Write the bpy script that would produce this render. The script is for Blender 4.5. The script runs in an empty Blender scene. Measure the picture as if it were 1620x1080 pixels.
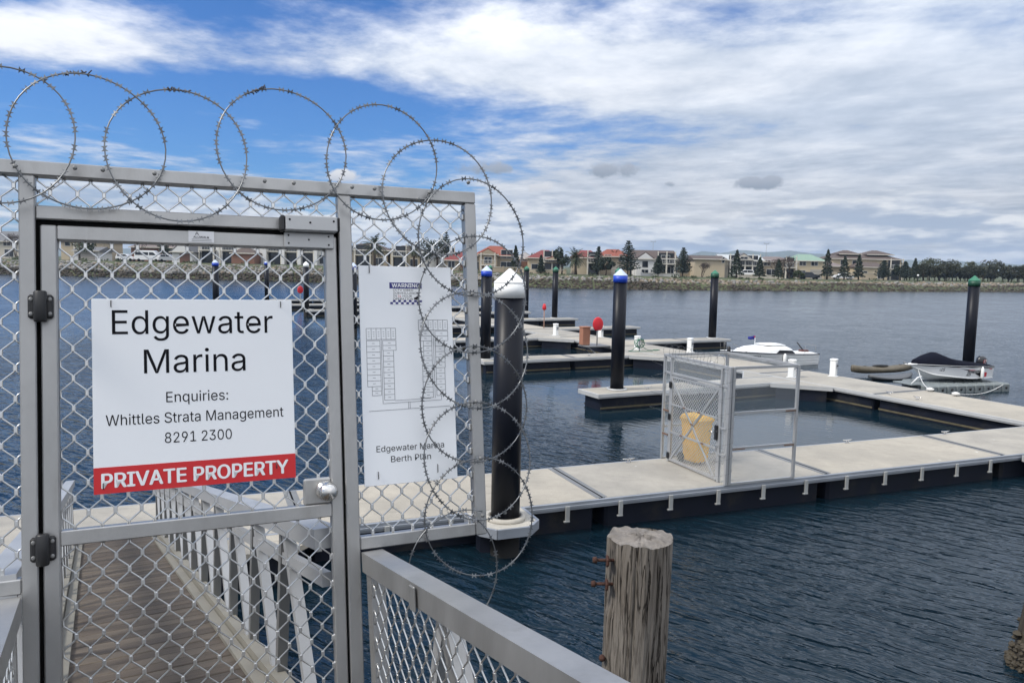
import bpy, math, random
from mathutils import Vector, Matrix
R = math.radians
random.seed(7)
scene = bpy.context.scene
col = scene.collection

# ------------------------------------------------------------------ camera
cam_d = bpy.data.cameras.new('camera'); cam = bpy.data.objects.new('camera', cam_d); col.objects.link(cam)
cam_d.sensor_width = 36.0; cam_d.lens = 1217 / 1620 * 36; cam_d.clip_start = 0.05; cam_d.clip_end = 30000
cam.location = (0, 0, 4.1)
PITCH, ROLL = R(5.68), R(1.15)
cam.matrix_world = Matrix.Translation((0, 0, 4.1)) @ Matrix.Rotation(R(90) - PITCH, 4, 'X') @ Matrix.Rotation(ROLL, 4, 'Z')
scene.camera = cam
scene.render.resolution_x = 1024; scene.render.resolution_y = 682

# ------------------------------------------------------------------ sky and sun
SUN_AZ, SUN_EL = R(-112), R(48)           # from the left and a little behind
world = bpy.data.worlds.new('World'); scene.world = world; world.use_nodes = True

class NT:
    """small node-tree helper"""
    def __init__(s, tree): s.t = tree; s.n = tree.nodes; s.l = tree.links
    def node(s, typ, **kw):
        n = s.n.new(typ)
        for k, v in kw.items(): setattr(n, k, v)
        return n
    def put(s, sock, v):
        if isinstance(v, bpy.types.NodeSocket): s.l.new(v, sock)
        elif v is not None:
            if hasattr(sock.default_value, '__len__') and not hasattr(v, '__len__'): v = (v,) * len(sock.default_value)
            if hasattr(sock.default_value, '__len__') and len(sock.default_value) == 4 and len(v) == 3: v = tuple(v) + (1,)
            sock.default_value = v
    def math(s, op, a, b=None, c=None, clamp=False):
        n = s.node('ShaderNodeMath', operation=op, use_clamp=clamp)
        for i, v in enumerate((a, b, c)):
            if v is not None: s.put(n.inputs[i], v)
        return n.outputs[0]
    def noise(s, vec, scale, detail=4, rough=.55, dist=0, col=False):
        n = s.node('ShaderNodeTexNoise'); s.put(n.inputs['Vector'], vec); n.inputs['Scale'].default_value = scale
        n.inputs['Detail'].default_value = detail; n.inputs['Roughness'].default_value = rough; n.inputs['Distortion'].default_value = dist
        return n.outputs['Color' if col else 'Fac']
    def mapr(s, v, a, b, c=0., d=1., smooth=True):
        n = s.node('ShaderNodeMapRange', interpolation_type='SMOOTHSTEP' if smooth else 'LINEAR'); s.put(n.inputs[0], v)
        for i, q in enumerate((a, b, c, d)): s.put(n.inputs[1 + i], q)
        return n.outputs[0]
    def mix(s, f, a, b, mode='MIX'):
        n = s.node('ShaderNodeMix', data_type='RGBA', blend_type=mode)
        s.put(n.inputs[0], f); s.put(n.inputs[6], a); s.put(n.inputs[7], b)
        return n.outputs[2]
    def mapping(s, vec, scale=(1, 1, 1), rot=(0, 0, 0), loc=(0, 0, 0)):
        n = s.node('ShaderNodeMapping'); s.put(n.inputs[0], vec); n.inputs[1].default_value = loc; n.inputs[2].default_value = rot; n.inputs[3].default_value = scale
        return n.outputs[0]
    def xyz(s, v):
        n = s.node('ShaderNodeSeparateXYZ'); s.put(n.inputs[0], v); return n.outputs
    def comb(s, x, y, z):
        n = s.node('ShaderNodeCombineXYZ')
        for i, v in enumerate((x, y, z)): s.put(n.inputs[i], v)
        return n.outputs[0]

w = NT(world.node_tree); w.n.clear()
out = w.node('ShaderNodeOutputWorld'); bg = w.node('ShaderNodeBackground'); w.l.new(bg.outputs[0], out.inputs[0])
sky = w.node('ShaderNodeTexSky', sky_type='NISHITA'); sky.sun_disc = False
sky.sun_elevation = SUN_EL; sky.sun_rotation = SUN_AZ; sky.altitude = 0; sky.air_density = 1.0; sky.dust_density = .6; sky.ozone_density = 3.5
tc = w.node('ShaderNodeTexCoord'); D = tc.outputs['Generated']
dx, dy, dz = w.xyz(D)
el = w.math('MAXIMUM', dz, .012)
px = w.math('DIVIDE', dx, w.math('ADD', el, .03)); py = w.math('DIVIDE', dy, w.math('ADD', el, .03))
P = w.comb(px, py, 0)                               # a flat cloud layer seen from below
# thin high cloud: streaky noise; it thickens to the right, with one long bank across the left
warp = w.noise(P, .5, 2, .5, 0, True)
Pw = w.mix(.5, P, warp, 'ADD')
n1 = w.noise(w.mapping(Pw, (.85, .80, 1), (0, 0, R(25))), 1.0, 8, .6)
n2 = w.noise(w.mapping(Pw, (1.5, 1.15, 1), (0, 0, R(20)), (3, 1, 0)), 1.7, 7, .62)
n3 = w.noise(w.mapping(P, (.22, .3, 1), (0, 0, 0), (5, 2, 0)), 1.0, 3, .5)
veil = w.math('MAXIMUM', w.mapr(px, -1.3, 1.5), w.mapr(py, 2.4, -.5))       # cloud thickens to the right and overhead
line = w.math('SUBTRACT', py, w.math('MULTIPLY_ADD', px, .16, 3.62))
band = w.math('POWER', 2.718, w.math('MULTIPLY', w.math('MULTIPLY', line, line), -3.6))
low = w.mapr(dz, .22, .06)
cov = w.math('ADD', w.math('MULTIPLY', veil, .37), w.math('MULTIPLY', band, .27))
cov = w.math('ADD', cov, w.math('MULTIPLY', low, .20))
cov = w.math('ADD', cov, w.math('MULTIPLY', w.math('SUBTRACT', n3, .5), .25))
c1 = w.math('ADD', w.math('MULTIPLY_ADD', n1, .72, w.math('MULTIPLY', n2, .38)), cov)
cirrus = w.mapr(c1, .66, .95)
cirrus = w.math('MULTIPLY', cirrus, .97)
shade1 = w.mapr(w.math('MULTIPLY_ADD', n2, .4, w.math('MULTIPLY', n1, .6)), .3, .7, .80, 1.08)
tone = w.math('MULTIPLY_ADD', n3, .45, w.math('MULTIPLY_ADD', n1, .35, w.math('MULTIPLY', n2, .3)))
ccol = w.mix(w.mapr(tone, .42, .66), (4.9, 5.6, 6.7), (7.3, 7.5, 7.9))
ccol = w.mix(1.0, ccol, w.comb(shade1, shade1, shade1), 'MULTIPLY')
zen = w.math('MULTIPLY_ADD', el, 1.7, .62)                 # cloud is brighter overhead than near the horizon
ccol = w.mix(1.0, ccol, w.comb(zen, zen, zen), 'MULTIPLY')
c_sky = w.mix(1.0, sky.outputs[0], (.32, .60, .98), 'MULTIPLY')
base = w.mix(cirrus, c_sky, ccol)
# low cumulus banks above the far shore
az = w.math('ARCTAN2', dx, dy)
Q = w.comb(w.math('MULTIPLY', az, 5.0), w.math('MULTIPLY', dz, 21.0), 0)
q1 = w.noise(w.mix(.10, Q, w.noise(Q, 2.5, 1, .5, 0, True), 'ADD'), .95, 6, .58)
q1b = w.noise(w.mapping(Q, (1, 1, 1), (0, 0, 0), (0, .17, 0)), .95, 4, .58)
lowm = w.math('MULTIPLY', w.mapr(dz, .125, .055), w.mapr(dz, -.02, .01))
cum = w.mapr(w.math('ADD', q1, w.math('MULTIPLY', lowm, .22)), .60, .69)
cum = w.math('MULTIPLY', cum, lowm)
lit = w.mapr(w.math('SUBTRACT', q1, q1b), -.06, .08)
cumcol = w.mix(lit, (3.1, 3.7, 4.7), (6.9, 7.0, 7.1))
base = w.mix(w.math('MULTIPLY', cum, .9), base, cumcol)
# a few small detached puffs
puffs = [(-.036, .1215, .047, .0095, 0), (.121, .121, .042, .0105, 0), (.034, .099, .018, .0085, 1), (.305, .105, .036, .0090, 0), (-.215, .106, .020, .009, 1), (.195, .104, .009, .004, 0)]
pn = w.noise(D, 42, 4, .6)
for a0, e0, ra, re, br in puffs:
    ga = w.math('DIVIDE', w.math('SUBTRACT', az, a0), ra); ge = w.math('DIVIDE', w.math('SUBTRACT', dz, e0), re)
    dd = w.math('ADD', w.math('MULTIPLY', ga, ga), w.math('MULTIPLY', ge, ge))
    m = w.mapr(w.math('ADD', dd, w.math('MULTIPLY_ADD', pn, -3.2, 1.6)), 1.0, .1)
    top = w.mapr(ge, -.9, .8)
    pc = w.mix(top, (2.2, 2.6, 3.2), (3.2, 3.5, 4.1)) if not br else w.mix(top, (4.4, 4.6, 5.1), (6.2, 6.2, 6.3))
    base = w.mix(w.math('MULTIPLY', m, .95), base, pc)
w.put(bg.inputs[0], base); bg.inputs[1].default_value = .1

sun_d = bpy.data.lights.new('sun', 'SUN'); sun = bpy.data.objects.new('sun', sun_d); col.objects.link(sun)
sun_d.energy = 2.5; sun_d.angle = R(14); sun_d.color = (1, .95, .87)
sdir = Vector((math.sin(SUN_AZ) * math.cos(SUN_EL), math.cos(SUN_AZ) * math.cos(SUN_EL), math.sin(SUN_EL)))
sun.rotation_euler = (-sdir).to_track_quat('-Z', 'Y').to_euler(); sun.location = (0, 0, 60)
vs = scene.view_settings; vs.view_transform = 'Standard'; vs.look = 'None'; vs.exposure = .42; vs.gamma = 1; vs.use_curve_mapping = False

# ------------------------------------------------------------------ materials
MATS = {}
def mat(name, color, rough=.6, metal=0., var=0., vscale=3., bump=0., bscale=40., spec=.5, trans=0., alpha=1., stretch=(1, 1, 1), coat=0., grime=None, gscale=2., gamt=.5):
    if name in MATS: return MATS[name]
    m = bpy.data.materials.new(name); m.use_nodes = True; t = NT(m.node_tree)
    b = t.n['Principled BSDF']; b.inputs['Roughness'].default_value = rough; b.inputs['Metallic'].default_value = metal
    b.inputs['Specular IOR Level'].default_value = spec; b.inputs['Transmission Weight'].default_value = trans; b.inputs['Alpha'].default_value = alpha
    b.inputs['Coat Weight'].default_value = coat
    cc = color
    co = t.node('ShaderNodeTexCoord').outputs['Object']
    if var:
        n = t.noise(t.mapping(co, stretch), vscale, 6, .6)
        k = t.mapr(n, .25, .75, 1 - var, 1 + var, False)
        cc = t.mix(1., color, t.comb(k, k, k), 'MULTIPLY')
        r2 = t.mapr(n, .2, .8, max(0, rough - .08), min(1, rough + .1), False); t.put(b.inputs['Roughness'], r2)
    if grime:
        g = t.noise(t.mapping(co, stretch, loc=(7, 3, 1)), gscale, 7, .65)
        cc = t.mix(t.math('MULTIPLY', t.mapr(g, .5, .7), gamt), cc, grime)
    t.put(b.inputs['Base Color'], cc)
    if bump:
        n = t.noise(t.mapping(co, stretch), bscale, 5, .6)
        bn = t.node('ShaderNodeBump'); bn.inputs['Strength'].default_value = bump; bn.inputs['Distance'].default_value = .01
        t.put(bn.inputs['Height'], n); t.put(b.inputs['Normal'], bn.outputs[0])
    MATS[name] = m
    return m

ALU = mat('aluminium', (.40, .396, .388), .40, .75, .16, 5.0, .08, 60, stretch=(1, 1, .35), grime=(.30, .29, .275), gscale=6, gamt=.5)
ALU_MESH = mat('aluminium_grille', (.62, .62, .61), .30, .9, .08, 6)
ALU_LIGHT = mat('aluminium_pale', (.43, .432, .432), .45, .5, .08, 3)
ALU_DARK = mat('aluminium_dull', (.22, .22, .215), .5, .5, .1, 3)
BLACK = mat('black_plastic', (.012, .012, .013), .45, 0, .2, 8)
RUBBER = mat('black_rubber', (.005, .005, .005), .85, spec=.1)
STEEL = mat('stainless_steel', (.62, .60, .57), .22, 1.)
WIRE = mat('galvanised_wire', (.17, .175, .18), .35, .9)
SIGN = mat('white_sign_board', (.80, .81, .82), .35, 0, .02, 2)
REDP = mat('red_sign_vinyl', (.56, .018, .022), .35)
INK = mat('black_ink', (.006, .006, .009), .8, spec=.15)
WHITEINK = mat('white_ink', (.82, .82, .82), .45)
NAVYINK = mat('navy_ink', (.015, .015, .16), .45)
REDINK = mat('red_ink', (.5, .02, .03), .45)
TIE = mat('dark_cable_tie', (.04, .04, .045), .5)
def deck_mat(name, c0, c1):
    m = bpy.data.materials.new(name); m.use_nodes = True; t = NT(m.node_tree); b = t.n['Principled BSDF']; b.inputs['Roughness'].default_value = .85; b.inputs['Specular IOR Level'].default_value = .3
    co = t.node('ShaderNodeNewGeometry').outputs['Position']
    big = t.noise(co, .9, 5, .6); fine = t.noise(co, 9, 5, .65); grit = t.noise(co, 70, 2, .5); scuff = t.noise(t.mapping(co, (1.2, 9, 1), (0, 0, R(-22))), 1.6, 4, .6); drop = t.noise(co, 5.5, 3, .55)
    c = t.mix(t.mapr(big, .32, .68), c0, c1); c = t.mix(t.math('MULTIPLY', t.mapr(fine, .45, .75), .35), c, tuple(v * .62 for v in c0)); c = t.mix(t.math('MULTIPLY', t.mapr(scuff, .60, .72), .45), c, tuple(v * .55 for v in c1))
    k = t.mapr(grit, .2, .8, .86, 1.14, False); c = t.mix(1., c, t.comb(k, k, k), 'MULTIPLY'); c = t.mix(t.math('MULTIPLY', t.mapr(drop, .735, .76), .8), c, (.66, .66, .62)); t.put(b.inputs['Base Color'], c)
    bn = t.node('ShaderNodeBump'); bn.inputs['Strength'].default_value = .3; bn.inputs['Distance'].default_value = .004; t.put(bn.inputs['Height'], grit); t.put(b.inputs['Normal'], bn.outputs[0])
    return m
CONC = deck_mat('pontoon_concrete', (.40, .362, .298), (.315, .288, .242)); CONC2 = deck_mat('pontoon_concrete_grey', (.37, .342, .292), (.285, .266, .232))
WALER = mat('grey_waler', (.30, .32, .35), .5, .35, .12, 2)
PALEEDGE = mat('pale_pontoon_edge', (.44, .44, .43), .55, .2, .1, 2)
FLOAT = mat('black_float', (.008, .010, .018), .5, 0, .3, 1.5, spec=.2, grime=(.035, .033, .026), gscale=1.5, gamt=.6)
WEED = mat('weed_line', (.10, .085, .05), .9, 0, .4, 6)
PILE = mat('black_pile_sleeve', (.005, .006, .011), .42, 0, .25, 1.5, spec=.22, grime=(.03, .028, .026), gscale=2.5, gamt=.25, stretch=(1, 1, .25))
PILEWORN = mat('worn_pile_sleeve', (.014, .014, .014), .8, 0, .5, 3, grime=(.04, .036, .028), gscale=4, gamt=.5, spec=.2)
BRKT = mat('dull_bracket', (.36, .36, .345), .6, .2, .15, 4)
WHITECAP = mat('white_cap', (.80, .80, .78), .45, 0, .04, 3)
BLUECAP = mat('blue_cap', (.010, .055, .46), .45, 0, .08, 3)
BLUETOP = mat('pale_blue_cap_tip', (.50, .57, .70), .5)
GREENCAP = mat('green_cap', (.008, .062, .034), .5, 0, .1, 3)
GREENTIP = mat('green_cap_tip', (.035, .17, .10), .5)
PEDW = mat('white_pedestal_plastic', (.80, .80, .78), .4, 0, .04, 4)
REDL = mat('red_lifebuoy_cover', (.52, .012, .022), .55, 0, .1, 5)
YELLOW = mat('yellow_bin_plastic', (.82, .46, .03), .5, 0, .06, 3)
RUST = mat('rust', (.055, .022, .014), .9, 0, .4, 30, .5, 80)
RUSTB = mat('rusty_bracket', (.15, .085, .055), .9, 0, .4, 30)
BROWNBOX = mat('terracotta_box', (.34, .15, .09), .7, 0, .1, 6)
ROPE = mat('white_rope', (.62, .61, .58), .9)
GREENHOSE = mat('green_hose', (.02, .14, .08), .5)
GLASSP = mat('clear_polycarbonate', (.80, .86, .90), .06, 0, 0, 1, spec=.5, alpha=.07)
DARKGLASS = mat('dark_window_glass', (.015, .018, .024), .08, 0, spec=.6)
# ------------------------------------------------------------------ mesh helpers
class MB:
    def __init__(s): s.v = []; s.f = []; s.m = []; s.sm = []
    def add(s, vs, fs, mi=0, smooth=False):
        o = len(s.v); s.v += [tuple(v) for v in vs]
        for f in fs: s.f.append(tuple(o + i for i in f)); s.m.append(mi); s.sm.append(smooth)
        return s
    def box(s, x0, x1, y0, y1, z0, z1, mi=0, bev=0.):
        if bev <= 0:
            return s.add([(x0, y0, z0), (x1, y0, z0), (x1, y1, z0), (x0, y1, z0), (x0, y0, z1), (x1, y0, z1), (x1, y1, z1), (x0, y1, z1)],
                  [(3, 2, 1, 0), (4, 5, 6, 7), (0, 1, 5, 4), (1, 2, 6, 5), (2, 3, 7, 6), (3, 0, 4, 7)], mi)
        b = min(bev, (x1 - x0) * .49, (y1 - y0) * .49, (z1 - z0) * .49); vs = []
        for z, k in ((z0, b), (z0 + b, 0), (z1 - b, 0), (z1, b)):
            # chamfered outline, 8 points
            X0, X1, Y0, Y1 = x0 + k, x1 - k, y0 + k, y1 - k; c = b if k == 0 else b * .4
            vs += [(X0 + c, Y0, z), (X1 - c, Y0, z), (X1, Y0 + c, z), (X1, Y1 - c, z), (X1 - c, Y1, z), (X0 + c, Y1, z), (X0, Y1 - c, z), (X0, Y0 + c, z)]
        fs = [tuple(range(7, -1, -1)), tuple(range(24, 32))]
        for r in range(3):
            for i in range(8): j = (i + 1) % 8; fs.append((r * 8 + i, r * 8 + j, r * 8 + 8 + j, r * 8 + 8 + i))
        return s.add(vs, fs, mi)
    def beam(s, p, q, w, h, up=(0, 0, 1), mi=0):
        """rectangular bar from p to q, w across, h along up (up is made square to the bar)"""
        p, q = Vector(p), Vector(q); d = (q - p).normalized(); u = Vector(up); sx = d.cross(u)
        if sx.length < 1e-5: sx = d.cross(Vector((1, 0, 0)))
        sx.normalize(); u = sx.cross(d).normalized(); sx *= w / 2; u = u * (h / 2)
        vs = [p - sx - u, p + sx - u, p + sx + u, p - sx + u, q - sx - u, q + sx - u, q + sx + u, q - sx + u]
        return s.add(vs, [(0, 1, 2, 3), (7, 6, 5, 4), (0, 4, 5, 1), (1, 5, 6, 2), (2, 6, 7, 3), (3, 7, 4, 0)], mi)
    def tube(s, pts, r, n=6, mi=0, closed=False, cap=True):
        pts = [Vector(p) for p in pts]; N = len(pts); rs = r if hasattr(r, '__len__') else [r] * N
        vs = []; ref = None
        for i, p in enumerate(pts):
            a = pts[(i - 1) % N] if (closed or i > 0) else p; b = pts[(i + 1) % N] if (closed or i < N - 1) else p
            t = (b - a)
            t = t.normalized() if t.length > 1e-9 else Vector((0, 0, 1))
            if ref is None: ref = Vector((0, 0, 1)) if abs(t.z) < .9 else Vector((1, 0, 0))
            x = t.cross(ref)
            if x.length < 1e-4: x = t.cross(Vector((0, 1, 0)))
            x.normalize(); y = x.cross(t).normalized(); ref = y
            for k in range(n): an = 2 * math.pi * k / n; vs.append(p + (x * math.cos(an) + y * math.sin(an)) * rs[i])
        fs = []
        for i in range(N if closed else N - 1):
            j = (i + 1) % N
            for k in range(n): k2 = (k + 1) % n; fs.append((i * n + k, j * n + k, j * n + k2, i * n + k2))
        if cap and not closed: fs += [tuple(range(n)), tuple((N - 1) * n + k for k in reversed(range(n)))]
        return s.add(vs, fs, mi, True)
    def lathe(s, prof, n=24, c=(0, 0, 0), mi=0, smooth=True, axis='z'):
        vs = []; c = Vector(c)
        for r, z in prof:
            for k in range(n):
                an = 2 * math.pi * k / n; x, y = r * math.cos(an), r * math.sin(an)
                vs.append(c + (Vector((x, y, z)) if axis == 'z' else Vector((x, -z, y)) if axis == 'y' else Vector((z, x, y))))
        fs = []
        for i in range(len(prof) - 1):
            for k in range(n): k2 = (k + 1) % n; fs.append((i * n + k, i * n + k2, i * n + n + k2, i * n + n + k))
        fs += [tuple(reversed(range(n))), tuple((len(prof) - 1) * n + k for k in range(n))]
        return s.add(vs, fs, mi, smooth)
    def prism(s, poly, z0, z1, mi=0, M=None):
        n = len(poly); vs = [Vector((x, y, z0)) for x, y in poly] + [Vector((x, y, z1)) for x, y in poly]
        if M is not None: vs = [M @ v for v in vs]
        return s.add(vs, [tuple(reversed(range(n))), tuple(range(n, 2 * n))] + [(i, (i + 1) % n, n + (i + 1) % n, n + i) for i in range(n)], mi)
    def loft(s, rings, mi=0, smooth=True, closed=True, caps=True):
        n = len(rings[0]); vs = [p for r in rings for p in r]; fs = []
        for i in range(len(rings) - 1):
            for k in range(n if closed else n - 1): k2 = (k + 1) % n; fs.append((i * n + k, i * n + k2, i * n + n + k2, i * n + n + k))
        if caps and closed: fs += [tuple(reversed(range(n))), tuple((len(rings) - 1) * n + k for k in range(n))]
        return s.add(vs, fs, mi, smooth)
    def xf(s, M): s.v = [tuple(M @ Vector(v)) for v in s.v]; return s
    def mesh(s, name, mats):
        me = bpy.data.meshes.new(name); me.from_pydata(s.v, [], s.f)
        for m in (mats if isinstance(mats, (list, tuple)) else [mats]): me.materials.append(m)
        me.polygons.foreach_set('material_index', s.m); me.polygons.foreach_set('use_smooth', s.sm)
        me.update(); return me
    def build(s, name, mats, parent=None): return link(name, s.mesh(name, mats), parent)

def link(name, me, parent=None):
    o = bpy.data.objects.new(name, me); col.objects.link(o)
    if parent is not None: o.parent = parent
    return o
def tag(o, label, cat, group=None):
    o['label'] = label; o['category'] = cat
    if group: o['group'] = group
    return o
def thing(name, label, cat, loc=(0, 0, 0), rz=0., group=None, M=None):
    o = bpy.data.objects.new(name, None); o.empty_display_size = .2; col.objects.link(o)
    if M is not None: o.matrix_world = M
    else: o.location = loc; o.rotation_euler = (0, 0, rz)
    return tag(o, label, cat, group)
def structure(o): o['kind'] = 'structure'; return o
def stuff(o): o['kind'] = 'stuff'; return o
def copy_tree(o, parent=None):
    c = o.copy(); col.objects.link(c); c.parent = parent
    for ch in list(o.children): copy_tree(ch, c)
    return c
def B(*a, **k): return MB().box(*a, **k)
def smooth_angle(me, ang=40):
    try: me.set_sharp_from_angle(angle=R(ang))
    except Exception: pass

import os
FONT = None
try:                                    # a plain grotesque that ships with Blender itself; falls back to the built-in face
    FONT = bpy.data.fonts.load(os.path.join(bpy.utils.system_resource('DATAFILES'), 'fonts', 'Inter.woff2'))
except Exception: FONT = None
CAPH = [None]
def _text(txt, bold=0., shear=0., spacing=1.):
    cu = bpy.data.curves.new('lettering', 'FONT'); cu.body = txt; cu.size = 1; cu.offset = bold; cu.shear = shear; cu.resolution_u = 3; cu.space_character = spacing
    if FONT: cu.font = FONT
    o = bpy.data.objects.new('lettering', cu); col.objects.link(o)
    bpy.context.view_layer.update()
    me = bpy.data.meshes.new_from_object(o.evaluated_get(bpy.context.evaluated_depsgraph_get()))
    bpy.data.objects.remove(o); bpy.data.curves.remove(cu)
    vs = [(v.co.x, v.co.y) for v in me.vertices]; fs = [tuple(p.vertices) for p in me.polygons]
    bpy.data.meshes.remove(me); return vs, fs
def text_mesh(txt, width, cap=None, bold=0., shear=0., spacing=1.):
    """flat lettering centred on x, baseline at 0, scaled to a width and a capital height"""
    if CAPH[0] is None: CAPH[0] = max(y for x, y in _text('E')[0])
    vs, fs = _text(txt, bold, shear, spacing)
    xs = [x for x, y in vs]; k = width / (max(xs) - min(xs)); ky = k if cap is None else cap / CAPH[0]; cx = (max(xs) + min(xs)) / 2
    return [((x - cx) * k, y * ky) for x, y in vs], fs

# ------------------------------------------------------------------ water, far ground, rocks, hills
def water():
    me = MB().add([(-6000, -6000, 0), (6000, -6000, 0), (6000, 6000, 0), (-6000, 6000, 0)], [(0, 1, 2, 3)])
    m = bpy.data.materials.new('harbour_water'); m.use_nodes = True; t = NT(m.node_tree); b = t.n['Principled BSDF']
    b.inputs['Roughness'].default_value = .03; b.inputs['IOR'].default_value = 1.333
    pos = t.node('ShaderNodeNewGeometry').outputs['Position']
    big = t.noise(pos, .06, 3, .5)
    t.put(b.inputs['Base Color'], t.mix(big, (.004, .012, .021), (.005, .017, .025)))
    # calm water inside the berths, wind ripples outside
    X, Y, Z = t.xyz(t.mapping(pos, (1, 1, 1)))
    ca, sa = math.cos(R(26.9)), math.sin(R(26.9))
    rx = t.math('SUBTRACT', X, 12.853); ry = t.math('SUBTRACT', Y, 18.47)
    bu = t.math('ADD', t.math('MULTIPLY', rx, ca), t.math('MULTIPLY', ry, sa)); bv = t.math('SUBTRACT', t.math('MULTIPLY', ry, ca), t.math('MULTIPLY', rx, sa))
    calm = t.math('MULTIPLY', t.math('MULTIPLY', t.mapr(bu, .6, -.8), t.mapr(bu, -14., -7.)), t.math('MULTIPLY', t.mapr(bv, -1.5, 1.), t.mapr(bv, 34., 22.)))
    patch = t.noise(pos, .35, 3, .5)
    gust = t.noise(t.mapping(pos, (.25, 1, 1), (0, 0, R(-8))), .09, 4, .6)
    # sheltered water near the wharf keeps short ripples, the open channel has longer wavelets
    chan = t.math('MAXIMUM', t.mapr(bu, 1.5, 5.), t.mapr(bv, 20., 60.))
    amp = t.math('MULTIPLY', t.math('SUBTRACT', 1., t.math('MULTIPLY', calm, .93)), t.mapr(patch, .25, .75, .55, 1.15, False))
    amp = t.math('MULTIPLY', amp, t.mapr(gust, .3, .7, .75, 1.15, False))
    def height(p):
        Pm = t.mapping(p, (1, 1, 1), (0, 0, R(37)))
        wp = t.mix(.22, Pm, t.noise(Pm, 1.1, 1, .5, 0, True), 'ADD')
        r1 = t.noise(t.mapping(wp, (1.0, 3.6, 1)), 1.75, 3, .5)
        r2 = t.noise(t.mapping(p, (.42, 1.3, 1), (0, 0, R(-6))), 1.0, 4, .6)
        return t.math('ADD', t.math('MULTIPLY', r1, t.math('MULTIPLY_ADD', chan, -.090, .110)), t.math('MULTIPLY', r2, t.math('MULTIPLY_ADD', chan, .10, .07)))
    e = .012
    def off(dx_, dy_):
        n = t.node('ShaderNodeVectorMath', operation='ADD'); t.put(n.inputs[0], pos); n.inputs[1].default_value = (dx_, dy_, 0); return n.outputs[0]
    h0, hx, hy = height(pos), height(off(e, 0)), height(off(0, e))
    k = t.math('DIVIDE', amp, e)
    nv = t.node('ShaderNodeVectorMath', operation='NORMALIZE')
    sx_, sy_ = t.math('MULTIPLY', t.math('SUBTRACT', h0, hx), k), t.math('MULTIPLY', t.math('SUBTRACT', h0, hy), k)
    # channel slopes all face this shore, shaped to make the water reflect sky
    steep = t.math('MULTIPLY_ADD', t.math('ABSOLUTE', sy_), -1.0, -.015)
    sy_ = t.math('ADD', t.math('MULTIPLY', sy_, t.math('SUBTRACT', 1., chan)), t.math('MULTIPLY', steep, chan))
    t.put(nv.inputs[0], t.comb(sx_, sy_, 1.0))
    t.put(b.inputs['Normal'], nv.outputs[0])
    o = me.build('water', m); structure(o)
water()

SHORE = [(-420, 205), (-260, 182), (-160, 166), (-110, 160), (-78, 156), (-50, 149), (-20, 144), (10, 141.5), (24, 142), (44, 149), (64, 158), (80, 165), (122, 187), (170, 214), (300, 285), (460, 380)]
def shore_y(x):
    for (a, b), (c, d) in zip(SHORE, SHORE[1:]):
        if a <= x <= c: t = (x - a) / (c - a); return b + (d - b) * t
    return 200
def ground_z(x):
    if x < -45: return 3.15
    if x < 5: return 3.15 + (x + 45) / 50 * (2.4 - 3.15)
    if x < 60: return 2.4 + (x - 5) / 55 * (2.2 - 2.4)
    return 2.2
GRASS = mat('bank_grass', (.060, .072, .028), .95, 0, .35, .12, grime=(.11, .095, .055), gscale=.25, gamt=.6)
def terrain():
    rows = [(-3, -1.2), (0, -.15), (2.2, .9), (4.6, None), (7, 'g'), (14, 'g'), (30, 'g'), (80, 'g'), (400, 'g'), (6000, 'g')]
    xs = [-1200, -800] + [-420 + 10 * i for i in range(89)] + [700, 1500]
    vs = []; fs = []
    for off, zz in rows:
        for x in xs:
            xc = max(-420, min(460, x)); y = shore_y(xc) + off + (abs(x - xc) * .3); g = ground_z(x)
            z = g - .50 if zz is None else g if zz == 'g' else zz
            vs.append((x, y, z))
    n = len(xs)
    for r in range(len(rows) - 1):
        for i in range(n - 1): fs.append((r * n + i, r * n + i + 1, (r + 1) * n + i + 1, (r + 1) * n + i))
    structure(MB().add(vs, fs).build('terrain', GRASS))
    # the road behind the grass strip
    vs = []; fs = []
    for i, x in enumerate(range(-200, 221, 5)):
        y = shore_y(x); g = ground_z(x) + .03; vs += [(x, y + 15, g), (x, y + 20, g)]
        if i: k = 2 * i; fs.append((k - 2, k, k + 1, k - 1))
    structure(MB().add(vs, fs).build('road', mat('asphalt', (.075, .073, .07), .9, 0, .15, .6)))
terrain()

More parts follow.
